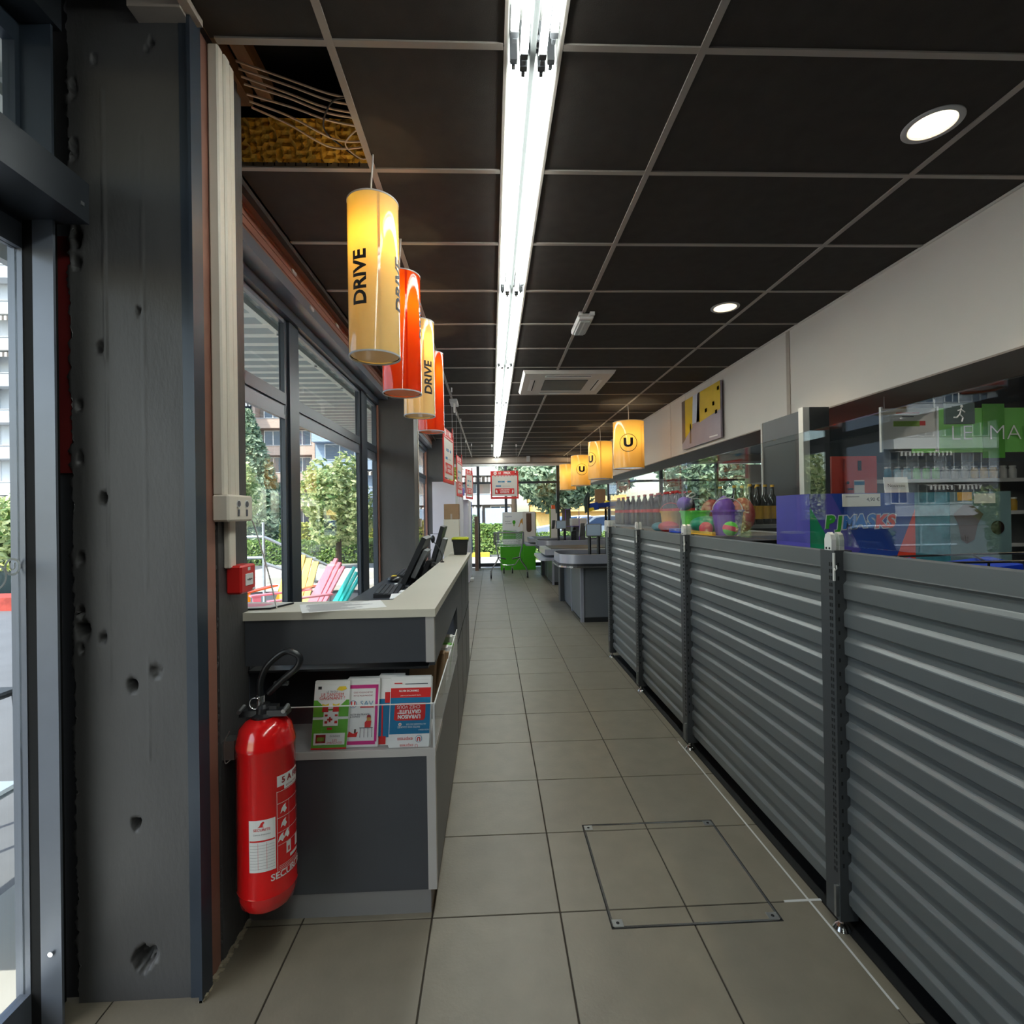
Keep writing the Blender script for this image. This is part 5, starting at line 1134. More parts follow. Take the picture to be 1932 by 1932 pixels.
o = thing('white_cabinet', 'slim off-white cabinet standing behind the counter end', 'cabinet', (-.47, 6.0, 0)); b = MB(); b.add([(-.56, 6.0, 0), (-.36, 6.0, 0), (-.385, 6.0, 1.355), (-.56, 6.0, 1.355), (-.56, 6.2, 0), (-.36, 6.2, 0), (-.385, 6.2, 1.355), (-.56, 6.2, 1.355)], [(0, 1, 2, 3), (5, 4, 7, 6), (1, 5, 6, 2), (4, 0, 3, 7), (3, 2, 6, 7), (0, 4, 5, 1)]); b.build('body', 'offwhite', o)
for x in (-.52, -.43): MB().cyl((x, 6.0, 1.32), (x, 5.997, 1.32), .006, n=8).build('screw', 'lgrey', o)
o = thing('cardboard_box', 'brown cardboard box sitting on the slim off-white cabinet', 'box', (-.47, 6.08, 1.356)); bbox('carton', 'card', o, -.555, 6.0, 1.357, -.382, 6.18, 1.535, bev=.003); box('tape', 'seam', o, -.48, 5.9995, 1.357, -.46, 6.0, 1.42)

# ---- hanging price signs
def price_sign(lab, loc, rot, full=True):
    o = thing('hanging_sign', lab, 'sign', loc, rot=rot, group='red-framed signs hung from the ceiling')
    w, h_ = .60, .60
    b = MB(); b.bbox(-w/2, -.006, 0, w/2, .006, .045, b=.003); b.box(-w/2, -.006, .045, -w/2+.03, .006, h_-.10); b.box(w/2-.03, -.006, .045, w/2, .006, h_-.10); b.bbox(-w/2, -.006, h_-.105, w/2, .006, h_, b=.004); b.build('frame', 'red', o, local=True)
    MB().box(-w/2+.03, -.003, .06, w/2-.03, .003, h_-.10).build('page', 'fascia', o, local=True)
    b = MB(); b.box(w/2-.085, -.012, h_-.07, w/2-.045, .0, h_+.06); b.build('marker', 'dred', o, local=True)
    for s_ in (-1, 1):
        f = (0, -s_*.0072, 0)
        def T(s, hh, x, z, m_, bold=.02): text(s, hh, (x*s_, -s_*(.0135 if s == '!' and s_ > 0 else .0080 if z > .45 else .0054), z), (s_, 0, 0), (0, 0, 1), m_, o, bold=bold, local=True)
        T('LE', .036, -.105, .550, 'paper', .03); T('PRIX', .050, .055, .554, 'paper', .03); T('!', .075, .235, .595, 'paper', .04)
        n = 20; b = MB(); b.add([(s_*(-.20+.034*cos(2*pi*k/n)), -s_*.0073, .552+.034*sin(2*pi*k/n)) for k in range(n)], [tuple(range(n))]); b.build('roundel', 'paper', o, local=True); T('U', .028, -.20, .552, 'red', .05)
        b = MB(); b.box(min(s_*-.25, s_*.25), -s_*.0072-.0002, .505, max(s_*-.25, s_*.25), -s_*.0072+.0002, .510); b.build('strap_line', 'paper', o, local=True)
        for k in range(7): MB().box(-.21+.065*k, -.0045, h_-.115, -.19+.065*k, .0045, h_-.095).build('page_ring', 'red', o, local=True)
        b = MB(); b.box(-.14, -s_*.0036-.0003, .355, .14, -s_*.0036+.0003, .385); b.build('blue_bar', 'teal_p', o, local=True)
        b = MB(); b.add([(.03*s_+.028*cos(2*pi*k/n), -s_*.0042, .370+.028*sin(2*pi*k/n)) for k in range(n)], [tuple(range(n))]); b.build('roundel', 'paper', o, local=True); T('U', .024, .03, .370, 'red', .05)
        T('livraison', .013, -.075, .370, 'paper', 0); T('de vos courses', .018, .035, .275, 'grey_ink', 0); MB().box(-.19*s_ if s_ > 0 else .075, -s_*.0037-.0003, .262, -.075*s_ if s_ > 0 else .19, -s_*.0037+.0003, .29).build('blue_bar', 'teal_p', o, local=True)
        b = MB(); b.bbox(-.205, -s_*.0036-.0005, .105, .205, -s_*.0036+.0005, .225, b=.0004); b.build('red_panel', 'red', o, local=True)
        T('LIVRAISON', .030, 0, .190, 'paper', .02); T('OFFERTE', .034, 0, .142, 'paper', .03)
        for sx in (-1, 1):
            b = MB(); P = [(.155, .125), (.172, .125), (.190, .165), (.176, .205), (.160, .18)]
            b.add([(sx*x, -s_*.0046, z) for x, z in P], [tuple(range(len(P)))]); b.build('pictogram', 'paper', o, local=True)
    hh = CE-loc[2]
    for x in (-.26, .26): MB().cyl((x, 0, h_-.005), (x, 0, hh), .0016, n=5).build('wire', 'lgrey', o, local=True); MB().box(x-.01, -.006, hh-.05, x+.01, .006, hh).build('ceiling_clip', 'white', o, local=True)
    return o
price_sign('red-framed LE PRIX sign facing the viewer before the end window', (.29, 11.0, 1.735), 0)
price_sign('nearest red-framed sign seen edge-on left, above the cardboard box', (-.475, 5.80, 1.76), radians(84))
price_sign('middle red-framed sign seen edge-on, just past the nearest one', (-.475, 7.75, 1.68), radians(86))
price_sign('farther red-framed sign at left, turned slightly toward the viewer', (-.45, 10.6, 1.73), radians(79))

# ================================================================== CHECKOUTS
def stadium(x0, x1, y0, y1, r, n=10):
    # outline rounded at its left end (counter-clockwise)
    P = [(x1, y0), (x1, y1)]
    P += [(x0+r+r*cos(pi/2+t), y1-r+r*sin(pi/2+t)) for t in [pi/2*k/n for k in range(n+1)]]
    P += [(x0+r+r*cos(pi+t), y0+r+r*sin(pi+t)) for t in [pi/2*k/n for k in range(n+1)]]
    return P
def ring(b, P, off, z0, z1):
    # wall of given thickness following an open outline, from x1,y1 round to x1,y0
    n = len(P); cx_ = sum(p[0] for p in P)/n; cy_ = sum(p[1] for p in P)/n
    Q = [(p[0]+(cx_-p[0])*off, p[1]+(cy_-p[1])*off*1.6) for p in P]
    v = [(x, y, z) for z in (z0, z1) for x, y in P]+[(x, y, z) for z in (z0, z1) for x, y in Q]; f = []
    for i in range(n):
        j = (i+1) % n
        f += [(i, j, n+j, n+i), (2*n+j, 2*n+i, 3*n+i, 3*n+j), (n+i, n+j, 3*n+j, 3*n+i), (j, i, 2*n+i, 2*n+j)]
    b.add(v, f)
def checkout(ox, oy, lab):
    o = thing('checkout', lab, 'checkout', (ox, oy, 0), group='supermarket checkouts')
    def L(b): b.v = [(x+ox, y+oy, z) for x, y, z in b.v]; return b
    b = MB(); b.box(.31, .16, .06, 1.9, .95, .70); L(b).build('cabinet', 'co', o)
    for ya_ in (.145, .93): b = MB(); b.box(.27, ya_, .0, .31, ya_+.055, .72); L(b).build('corner_profile', 'bumper', o)
    b = MB(); b.box(.275, .20, .03, .31, .93, .70); L(b).build('side_panel', 'corr', o); b = MB(); b.box(.285, .985, .02, .60, 1.75, .715); L(b).build('rear_cabinet', 'co', o); b = MB(); b.box(.29, .15, 0, 1.9, .95, .06); L(b).build('plinth', 'slot', o)
    P = stadium(0, 1.9, 0, .98, .30)
    b = MB(); ring(b, P, .05, .765, .880); L(b).build('bumper', 'bumper', o, smooth=True)
    b = MB(); ring(b, P, .03, .735, .765); L(b).build('bumper_foot', 'blackpl', o)
    b = MB(); P2 = stadium(-.015, 1.9, -.015, .995, .31); b.prism(P2, 2, .712, .735); L(b).build('lower_tray', 'dsteel', o)
    b = MB(); b.prism(stadium(.03, 1.9, .06, .92, .26), 2, .80, .82); L(b).build('well', 'belt', o)
    # belt wing further back
    b = MB(); b.prism(stadium(-.17, 1.2, 1.0, 2.1, .10), 2, .72, .755); L(b).build('packing_ledge', 'bumper', o)
    b = MB(); b.prism([(-.08, 1.15), (.9, 1.02), (1.2, 1.0), (1.2, 2.05), (-.08, 2.05)], 2, .79, .875); L(b).build('belt_frame', 'bumper', o); b = MB(); b.box(.02, 1.20, .875, 1.1, 2.0, .882); L(b).build('belt', 'belt', o)
    b = MB(); b.box(.22, 1.76, 0, .55, 1.98, .72); L(b).build('rear_leg', 'corr_post', o)
    # till column
    b = MB(); b.box(.74, .50, .82, 1.0, .76, 1.14); b.box(.80, .40, .82, .96, .50, 1.03); L(b).build('till', 'co', o)
    b = MB(); b.bbox(.72, .46, 1.14, 1.03, .74, 1.30, b=.01); L(b).build('printer', 'fascia', o)
    b = MB(); b.cyl((.43, .32, .82), (.43, .32, 1.10), .018, n=12); b.cyl((.55, .34, .82), (.55, .34, 1.10), .022, n=12); b.box(.36, .26, .82, .62, .40, .835); L(b).build('display_post', 'blackpl', o)
    d = L(MB().bbox(.375, .285, 1.095, .585, .315, 1.262, b=.006)).build('customer_display', 'greypl', o)
    L(MB().box(.39, .282, 1.11, .57, .286, 1.25)).build('screen', 'shadeblue', d)
    b = MB(); b.slab((.28, .30, 1.10), (.07, .10, 0), (.02, .0, .17), (.01, -.01, 0)); L(b).build('cashier_screen', 'shelf', o)
    b = MB(); b.bbox(.70, .40, .86, .80, .46, 1.04, b=.01); b.cyl((.76, .39, 1.09), (.76, .44, 1.12), .03, n=12); L(b).build('scanner', 'blackpl', o)
    b = MB(); b.cyl((.44, .45, .82), (.44, .45, 1.62), .012, n=10); L(b).build('lane_pole', 'blackpl', o)
    b = MB(); b.add([(.40, .45, 1.40), (.46, .45, 1.44), (.47, .45, 1.66), (.44, .45, 1.70), (.38, .44, 1.58), (.40, .47, 1.40), (.46, .47, 1.44), (.47, .47, 1.66), (.44, .47, 1.70), (.38, .46, 1.58)], [(0, 1, 2, 3, 4), (9, 8, 7, 6, 5), (0, 5, 6, 1), (1, 6, 7, 2), (2, 7, 8, 3), (3, 8, 9, 4), (4, 9, 5, 0)]); L(b).build('lane_flag', 'flag', o)
    return o
checkout(.86, 6.40, 'nearest grey checkout with rounded silver rim beyond the end of the barrier')
checkout(.90, 9.85, 'farther grey checkout with rounded rim, near the end window')
o = thing('acrylic_screen', 'acrylic guard with violet light painted on its edges standing on the farther checkout', 'screen', (1.62, 10.2, .82))
MB().box(1.48, 10.2, .822, 1.75, 10.206, 1.48).build('sheet', ACR, o)
box('edge', 'purple', o, 1.472, 10.197, .821, 1.482, 10.209, 1.49); box('edge', 'purple', o, 1.748, 10.197, .821, 1.758, 10.209, 1.49); box('edge', 'purple', o, 1.482, 10.197, 1.48, 1.748, 10.209, 1.492); box('edge', 'purple', o, 1.482, 10.197, 1.14, 1.748, 10.209, 1.15)  # purple bars stand in for violet light lines around the sheet
o = thing('sweets_display', 'blue and yellow carton tilted on top of the checkout rack', 'box', (1.42, 6.9, 1.40)); b = MB(); b.slab((1.29, 6.85, 1.42), (.16, .0, .03), (0, .12, 0), (-.02, 0, .10)); b.build('carton', 'navy', o); b = MB(); b.add([(1.31, 6.848, 1.425), (1.39, 6.848, 1.44), (1.37, 6.848, 1.48), (1.31, 6.848, 1.47)], [(0, 1, 2, 3)]); b.build('yellow_print', 'yellow_p', o)
o = thing('counter_rack', 'wooden tray of yellow packets on a post over the nearest checkout', 'rack', (1.55, 7.1, .9)); box('tray', 'card', o, 1.45, 6.95, 1.46, 1.78, 7.2, 1.475); b = MB(); b.slab((1.45, 6.95, 1.475), (.33, 0, .03), (0, .01, 0), (0, 0, .06)); b.build('front', 'navy', o); MB().ball((1.60, 7.02, 1.53), (.05, .05, .045), 14, 8).build('packet', 'yellow_p', o, smooth=True); box('packet', 'torange', o, 1.66, 7.0, 1.475, 1.74, 7.1, 1.53); box('post', 'blackpl', o, 1.60, 7.18, .822, 1.63, 7.2, 1.5); box('back_board', 'card', o, 1.47, 7.21, 1.47, 1.62, 7.23, 1.74)
o = thing('parcel', 'upright pale carton with orange top on the farther checkout', 'box', (1.25, 10.2, .9)); box('carton', 'fascia', o, 1.23, 10.6, .90, 1.36, 10.72, 1.50); box('top', 'torange', o, 1.25, 10.61, 1.50, 1.33, 10.70, 1.58); box('side_strip', 'olive', o, 1.21, 10.61, .9, 1.23, 10.70, 1.53)

# ---- trolley
o = thing('shopping_trolley', 'chrome wire shopping trolley seen from its handle end by the green bin', 'trolley', (.37, 11.4, 0))
b = MB(); tc, tz = .37, 0
def bar3(P, r=.014, n=8): b.tube(P, r, n)
for s_ in (-1, 1):
    bar3(spline([(tc+s_*.40, 11.25, .10), (tc+s_*.37, 11.25, .22), (tc+s_*.24, 11.28, .45), (tc+s_*.29, 11.26, .72), (tc+s_*.30, 11.22, .98)], 8))
    bar3([(tc+s_*.24, 11.28, .45), (tc+s_*.14, 11.5, .27), (tc+s_*.10, 11.85, .22), (tc+s_*.10, 12.1, .20)], .010)
b.tube([(tc-.14, 11.5, .27), (tc, 11.49, .26), (tc+.14, 11.5, .27)], .009, 8)
b.build('chassis', 'chrome', o, smooth=True)
for s_ in (-1, 1):
    b = MB(); b.bbox(tc+s_*.315-.02, 11.20, .74, tc+s_*.315+.02, 11.26, 1.02, b=.015); b.build('handle_bracket', 'greypl', o)
    b = MB(); b.tube([(tc+s_*.24, 11.24, .46), (tc+s_*.15, 11.22, .44), (tc+s_*.07, 11.22, .425)], .014, 8); b.build('footrest', 'blackpl', o)
MB().cyl((tc-.30, 11.22, 1.0), (tc+.30, 11.22, 1.0), .013, n=10).build('handle', 'greypl', o)
b = MB(); x0, x1, za, zb_ = tc-.27, tc+.27, .70, 1.0
for k in range(19): x = x0+(x1-x0)*k/18; xb = tc+(x-tc)*.72; b.cyl((x, 11.26, .70), (x, 11.26, .82), .003, n=5); b.cyl((x, 11.26, .70), (xb, 12.15, .74), .003, n=5); b.cyl((xb, 12.15, .74), (xb, 12.18, 1.02), .003, n=5)
for z in (.70, .76, .82): b.cyl((x0, 11.26, z), (x1, 11.26, z), .004, n=5)
for s_ in (-1, 1):
    for k in range(8): z0_ = .70+.04*k; b.cyl((tc+s_*.27, 11.26, z0_), (tc+s_*.195, 12.16, z0_+.04), .003, n=5)
    for k in range(12): t = k/11; b.cyl((tc+s_*(.27-.075*t), 11.26+.9*t, .70+.04*t), (tc+s_*(.27-.075*t), 11.26+.9*t, .98+.04*t), .003, n=5)
for z in (.80, .90, 1.02): b.cyl((tc-.195, 12.17, z), (tc+.195, 12.17, z), .004, n=5)
b.build('basket', 'zinc', o)
for (x, y, r) in ((tc-.40, 11.25, .062), (tc+.40, 11.25, .062), (tc-.10, 12.1, .062), (tc+.10, 12.1, .062)):
    w = MB().cyl((x-.015, y, r), (x+.015, y, r), r, n=18).build('wheel', 'rubber', o); b = MB(); b.box(x-.022, y-.015, r-.01, x-.017, y+.015, r+.10); b.box(x+.017, y-.015, r-.01, x+.022, y+.015, r+.10); b.box(x-.022, y-.015, r+.07, x+.022, y+.015, r+.10); b.build('fork', 'zinc', w); MB().cyl((x-.018, y, r), (x+.018, y, r), .02, n=10).build('hub', 'lgrey', w)

# ---- recycling bin
o = thing('recycling_bin', 'bright green and white cardboard lamp recycling bin by the end window', 'recycling bin', (.65, 12.95, 0))
bbox('left_base', 'rgreen', o, .21, 12.85, 0, .77, 13.25, .64, bev=.004); bbox('right_base', 'rgreen', o, .775, 12.84, 0, 1.09, 13.25, .70, bev=.004)
box('left_panel', 'white', o, .27, 12.86, .64, .80, 12.90, 1.455); bm_ = MB(); bm_.box(.78, 12.85, .70, 1.10, 13.2, 1.46); bm_.build('right_tower', 'fascia', o); box('gold_edge', 'olive', o, 1.10, 12.85, .70, 1.12, 13.2, 1.44)
b = MB(); P = stadium(0, .01, 0, .01, .001); n = 10; pts = [(.87, 1.42), (1.0, 1.42)]+[(.935+.065*cos(t), 1.01+.065*sin(t)-.0) for t in [0-pi*k/n for k in range(n+1)]]
b.add([(x, 12.848, z) for x, z in pts], [tuple(range(len(pts)))]); b.build('slot', 'posterB', o)
def ppoly(P, m_, y=12.858): b = MB(); b.add([(x, y, z) for x, z in P], [tuple(range(len(P)))]); return b.build('print', m_, o)
ppoly([(.28, .78), (.79, .78), (.79, .93), (.55, .97), (.28, 1.0)], 'rgreen'); ppoly([(.28, .92), (.55, .90), (.79, .95), (.79, .98), (.55, .94), (.28, .97)], 'olive', 12.856)
ppoly([(.70+.04*cos(2*pi*k/16)-.14, 1.20+.05*sin(2*pi*k/16)) for k in range(16)], 'rgreen', 12.857); ppoly([(.545, 1.15), (.575, 1.15), (.57, 1.10), (.55, 1.10)], 'olive', 12.857)
ppoly([(.66, 1.09), (.69, 1.12), (.72, 1.24), (.77, 1.30), (.79, 1.28), (.79, 1.10), (.765, 1.16), (.74, 1.19), (.71, 1.14), (.69, 1.08)], 'hand', 12.857)
text('Recyclez', .026, (.40, 12.857, 1.225), (1, 0, 0), (0, 0, 1), 'grey_ink', o); text('vos lampes', .026, (.42, 12.857, 1.170), (1, 0, 0), (0, 0, 1), 'grey_ink', o); text('recyclum', .034, (.42, 12.857, 1.345), (1, 0, 0), (0, 0, 1), 'navy', o); 

# ================================================================== OUTDOORS
GZ = -.15
gr = MB().box(-90, -12, GZ-.3, 60, 95, GZ).build('ground', 'asphalt', None); tag(gr, kind='structure')
b = MB(); b.box(-1.9, -6, GZ-.01, -1.36, 13.3, -.02); b.box(-4.6, 8.95, GZ, -1.36, 13.3, -.06); b.build('pavement', 'pave', None); tag(bpy.data.objects[b and 'pavement'], kind='structure')
tag(MB().box(-9.5, 9.6, GZ, -1.4, 13.5, GZ+.02).build('paving', 'pave', None), kind='structure')
tag(MB().box(-7, 13.6, GZ, 8, 18.5, GZ+.02).build('sidewalk', 'pave', None), kind='structure')
# corrugated canopy
b = MB(); P = []; x0, x1 = -2.80, -1.36
for k in range(70):
    y = -4+.23*k
    for dy, dz in ((0, 0), (.085, 0), (.12, .045), (.20, .045)): P.append((y+dy, 3.0+dz))
b.add([(x, y, z) for x in (x0, x1) for y, z in P], [(i, i+1, len(P)+i+1, len(P)+i) for i in range(len(P)-1)])
cn = thing('canopy', kind='structure'); b.build('corrugated_sheet', 'canopy', cn)
b = MB(); b.box(x0-.06, -4, 2.93, x0, 12, 3.10); b.build('edge_beam', 'facwhite', cn)
b = MB(); b.box(-1.80, -4, 2.955, -1.75, 12, 3.0); b.build('purlin', 'canopy', cn)
for k in range(16):
    box('purlin_bolt', 'zinc', cn, -1.785, -3.9+.92*k, 2.94, -1.765, -3.88+.92*k, 2.955)

# low wall, bench blocks, bollard, rail
o = thing('low_wall', 'low slate-blue wall with a white coping beyond the window', 'wall', (-3.8, 9, GZ)); box('wall', 'lowwall', o, -6.5, 9.0, GZ, -1.75, 9.2, .14); box('coping', 'whitewall', o, -6.5, 8.96, .14, -1.75, 9.24, .225)
o = thing('white_step', 'lower white step block in the sun behind the low wall', 'step', (-3.6, 11.4, GZ)); bbox('block', 'whitewall', o, -3.75, 11.3, GZ, -2.2, 11.9, -.02, bev=.02)
o = thing('white_step', 'upper long white step block behind the lower one', 'step', (-3.6, 12.4, GZ)); bbox('block', 'whitewall', o, -5.4, 12.3, GZ, -2.2, 12.9, .12, bev=.02)
o = thing('bollard', 'white square bollard with small marks beside the white steps', 'bollard', (-3.81, 11, GZ)); bbox('post', 'whitewall', o, -3.87, 10.95, GZ, -3.75, 11.07, .56, bev=.01)
for z in (.45, .38): box('mark', 'greypl', o, -3.84, 10.948, z, -3.79, 10.95, z+.04)
o = thing('planter', 'pale stone planter block by the handrail', 'planter', (-4.5, 11.5, GZ)); bbox('block', 'pave', o, -4.95, 11.4, GZ, -4.3, 11.9, .12, bev=.02); bbox('block', 'whitewall', o, -5.6, 10.6, GZ, -4.6, 11.1, .0, bev=.02)
o = thing('handrail', 'pale tubular handrail stepping down beyond the first window', 'handrail', (-3.5, 8, GZ))
for (p, q) in (((-3.5, 8, GZ), (-3.5, 8, 1.34)), ((-3.5, 8, 1.12), (-5.2, 8, 1.12)), ((-3.5, 8, .80), (-5.2, 8, .80)), ((-4.6, 8, GZ), (-4.6, 8, 1.12)), ((-3.5, 8, 1.12), (-2.6, 8.3, .62)), ((-3.5, 8, .72), (-2.6, 8.3, .30)), ((-2.6, 8.3, GZ), (-2.6, 8.3, .62))):
    MB().cyl(p, q, .022, n=10).build('tube', 'rail', o, smooth=True)

# adirondack style chairs and dark bar chair
def adirondack(lab, x, y, rot, m_, m2=None):
    o = thing('lounge_chair', lab, 'chair', (x, y, GZ), rot=rot, group='coloured slatted lounge chairs on the terrace')
    for k in range(5):
        b = MB(); xx_ = -.26+.105*k; hh = .98-.05*abs(k-2); b.slab((xx_, .10, .22), (.095, 0, 0), (0, .40, hh-.22), (0, .018, -.008)); b.build('back_slat', m_, o, local=True)
    for k in range(6): b = MB(); b.slab((-.27, -.48+.10*k, .36-.024*k), (.54, 0, 0), (0, .088, -.02), (0, 0, .018)); b.build('seat_slat', m2 or m_, o, local=True)
    for s_ in (-1, 1):
        MB().box(s_*.33-.055, -.52, .53, s_*.33+.055, .28, .55).build('armrest', m2 or m_, o, local=True)
        MB().box(s_*.29-.012, -.50, 0, s_*.29+.012, -.40, .53).build('leg', m_, o, local=True); b = MB(); b.slab((s_*.28-.012, -.50, .26), (.024, 0, 0), (0, .95, -.26), (0, 0, .11)); b.build('leg', m_, o, local=True)
    return o
adirondack('turquoise slatted lounge chair on the terrace, right of the pink one', -2.04, 5.75, radians(-62), 'adteal')
adirondack('pink slatted lounge chair on the terrace between the turquoise one and the mullion', -2.55, 6.9, radians(-48), 'adpink')
adirondack('yellow and coral slatted lounge chair half hidden behind the mullion', -2.98, 7.5, radians(-8), 'adyellow', 'adred')
o = thing('bar_chair', 'dark metal high chair outside the door at the left edge', 'chair', (-2.45, 2.25, GZ))
b = MB()
for (dx, dy) in ((-.2, -.2), (.2, -.2), (-.2, .2), (.2, .2)): MB().cyl((-2.45+dx*1.2, 2.3+dy*1.2, GZ), (-2.45+dx, 2.3+dy, .62), .014, n=8).build('leg', 'steel', o)
bbox('seat', 'steel', o, -2.67, 2.08, .60, -2.23, 2.52, .63, bev=.01); MB().tube(spline([(-2.23, 2.09, .62), (-2.20, 2.09, .85), (-2.26, 2.10, 1.0), (-2.45, 2.5, 1.02), (-2.67, 2.5, .62)], 6), .016, 8).build('back_frame', 'steel', o)
o = thing('folding_table', 'grey folding table with crossed legs outside the door', 'table', (-1.95, 1.75, GZ)); bbox('top', 'rail', o, -2.4, 1.40, .42, -1.75, 1.98, .45, bev=.01)
for (p, q) in (((-2.35, 1.45, GZ), (-1.8, 1.45, .42)), ((-1.8, 1.47, GZ), (-2.35, 1.47, .42)), ((-2.35, 1.95, GZ), (-1.8, 1.95, .42)), ((-1.8, 1.93, GZ), (-2.35, 1.93, .42))): MB().cyl(p, q, .012, n=8).build('leg', 'steel', o)

# vegetation
def foliage(rg, N, sample, size, b):
    for _ in range(N):
        c, nrm = sample(rg); t = Vector((rg.uniform(-1, 1), rg.uniform(-1, 1), rg.uniform(-.6, .6))).normalized()
        d = (Vector(nrm)*.7+Vector((rg.gauss(0, .6), rg.gauss(0, .6), rg.gauss(.3, .5)))).normalized(); t = (t-d*t.dot(d)).normalized(); w = d.cross(t); s = size*rg.uniform(.6, 1.25); c = Vector(c)
        b.add([c-t*s, c+w*s*.5+d*s*.12, c+t*s, c-w*s*.5+d*s*.12], [(0, 1, 2, 3)])
def ell(c, r, lumps, seed):
    rr = random.Random(seed); L = [(Vector((rr.gauss(0, 1), rr.gauss(0, 1), rr.gauss(0, 1))).normalized(), rr.uniform(.6, 1.0)) for _ in range(lumps)]
    def f(rg):
        u, k = rg.choice(L); v = Vector((rg.gauss(0, 1), rg.gauss(0, 1), rg.gauss(0, 1))).normalized()
        p = u*k*.68+v*.36*rg.uniform(.75, 1.05)
        return (c[0]+p.x*r[0], c[1]+p.y*r[1], c[2]+p.z*r[2]), v
    return f
def tree(lab, x, y, h, r, zc, rz, m_, N, size, seed, name='tree', trunk=.10, lumps=26):
    o = thing(name, lab, 'tree', (x, y, GZ)); rg = random.Random(seed); b = MB()
    b.cyl((x, y, GZ), (x+.05, y, zc), trunk, trunk*.5, n=10)
    for k in range(7): a = 2*pi*k/7; b.cyl((x, y, zc-rz*.5), (x+r*.6*cos(a), y+r*.6*sin(a), zc+rz*.35*sin(k*2)), trunk*.35, .01, n=6)
    b.build('trunk', 'bark', o)
    b = MB(); foliage(rg, N, ell((x, y, zc), (r, r, rz), lumps, seed+1), size, b); b.build('foliage', m_, o, kind='stuff'); return o
tree('bushy light green tree beyond the second window pane', -4.45, 15.0, 3.4, 1.15, 1.75, 1.75, LEAF, 9000, .085, 11)
tree('smaller green tree right of the bushy light green one, past the mullion', -3.0, 16.0, 3, .45, 1.5, 1.2, LEAF, 2200, .08, 12)
tree('broad leafy tree at the far left beyond the glazed door', -11.6, 12.6, 3, 1.3, 1.0, 1.35, LEAF, 5000, .10, 13)
tree('large dark-leaved tree beyond the end window, right of the white building', 3.0, 20.6, 5, 2.7, 3.1, 1.75, LEAF2, 19000, .14, 14, trunk=.24, lumps=40)
tree('dark-trunked tree at the right edge of the white building beyond the end window', 1.05, 24.2, 5, 1.1, 4.4, 1.7, LEAF2, 4500, .13, 34, trunk=.17)
tree('second dark-leaved tree behind the amber pendants beyond the end window', 9.6, 23, 6, 2.6, 3.3, 2.3, LEAF2, 8000, .15, 15, trunk=.28)
tree('small yellowish tree in front of the white building at the end', -2.05, 24, 5, .8, 3.6, 1.2, LEAF4, 2200, .10, 16)
o = thing('conifer', 'tall blue-green conifer at the left of the first window pane', 'tree', (-10.2, 22, GZ)); MB().cyl((-10.2, 22, GZ), (-10.2, 22, 5.4), .16, .03, n=10).build('trunk', 'bark', o)
def cone(rg):
    t = rg.random()**.75; z = 6.0-t*5.6; a = rg.uniform(0, 2*pi); rr = (.12+2.1*t)*(.72+.28*abs(sin(a*3.5+z*2.4)))*rg.uniform(.7, 1.05); return (-10.2+rr*cos(a), 22+rr*sin(a), z+rg.uniform(-.1, .1)-.2*rr), (cos(a), sin(a), .1)
b = MB(); foliage(random.Random(17), 9000, cone, .13, b); b.build('foliage', LEAF2, o, kind='stuff')
tree('pale sunlit tree in front of the tall conifer', -9.0, 18.2, 4, 1.0, 2.1, 1.7, LEAF, 5500, .09, 18)
def hedge(lab, x0, x1, y0, y1, z1, m_, N, seed, size=.06, name='hedge'):
    o = thing(name, lab, 'hedge', ((x0+x1)/2, (y0+y1)/2, GZ)); rg = random.Random(seed)
    b = MB(); b.box(x0+.08, y0+.08, GZ, x1-.08, y1-.08, z1-.08); b.build('core', 'flag', o)
    def f(rg):
        k = rg.random(); x, z = rg.uniform(x0, x1), rg.uniform(GZ, z1)
        if k < .62: return (x, y0+rg.uniform(-.06, .08), z), (0, -1, .2)
        return (x, rg.uniform(y0, y1), z1+rg.uniform(-.08, .08)), (0, 0, 1)
    b = MB(); foliage(rg, N, f, size, b); b.build('foliage', m_, o, kind='stuff')
hedge('clipped green hedge beyond the street, in front of the taller one', -11.5, -2.2, 17.0, 17.8, .58, LEAF3, 7500, 21)
hedge('yellow-green tall hedge behind the clipped green hedge', -8.0, -2.4, 19.6, 20.4, 1.12, LEAF4, 6500, 22, .075)
hedge('low hedge at the far left beyond the door', -14.5, -9.8, 10.2, 11.0, .50, LEAF4, 3500, 23)
hedge('dark tall hedge beyond the end window, nearest the white building', -3.0, -.6, 24.0, 24.8, 1.30, LEAF2, 3500, 24, .09)
hedge('mid-height green hedge in front of the dark tall hedge', -2.4, .5, 19.8, 20.6, .95, LEAF3, 4200, 25, .08)
hedge('low green hedge before the parked cars', .3, 7.5, 17.0, 17.6, .70, LEAF3, 4200, 26, .07)
tag(MB().box(-10.5, 9.3, GZ, -7.2, 9.9, .08).build('flower_bed', 'redplant', None), 'red planted flower bed strip outside the door', 'flower bed')
tag(MB().box(-1.5, 18.7, GZ, -.1, 19.3, GZ+.14).build('yellow_kerb', 'roofm', None), 'yellow painted kerb in the sun beyond the end window', 'kerb')

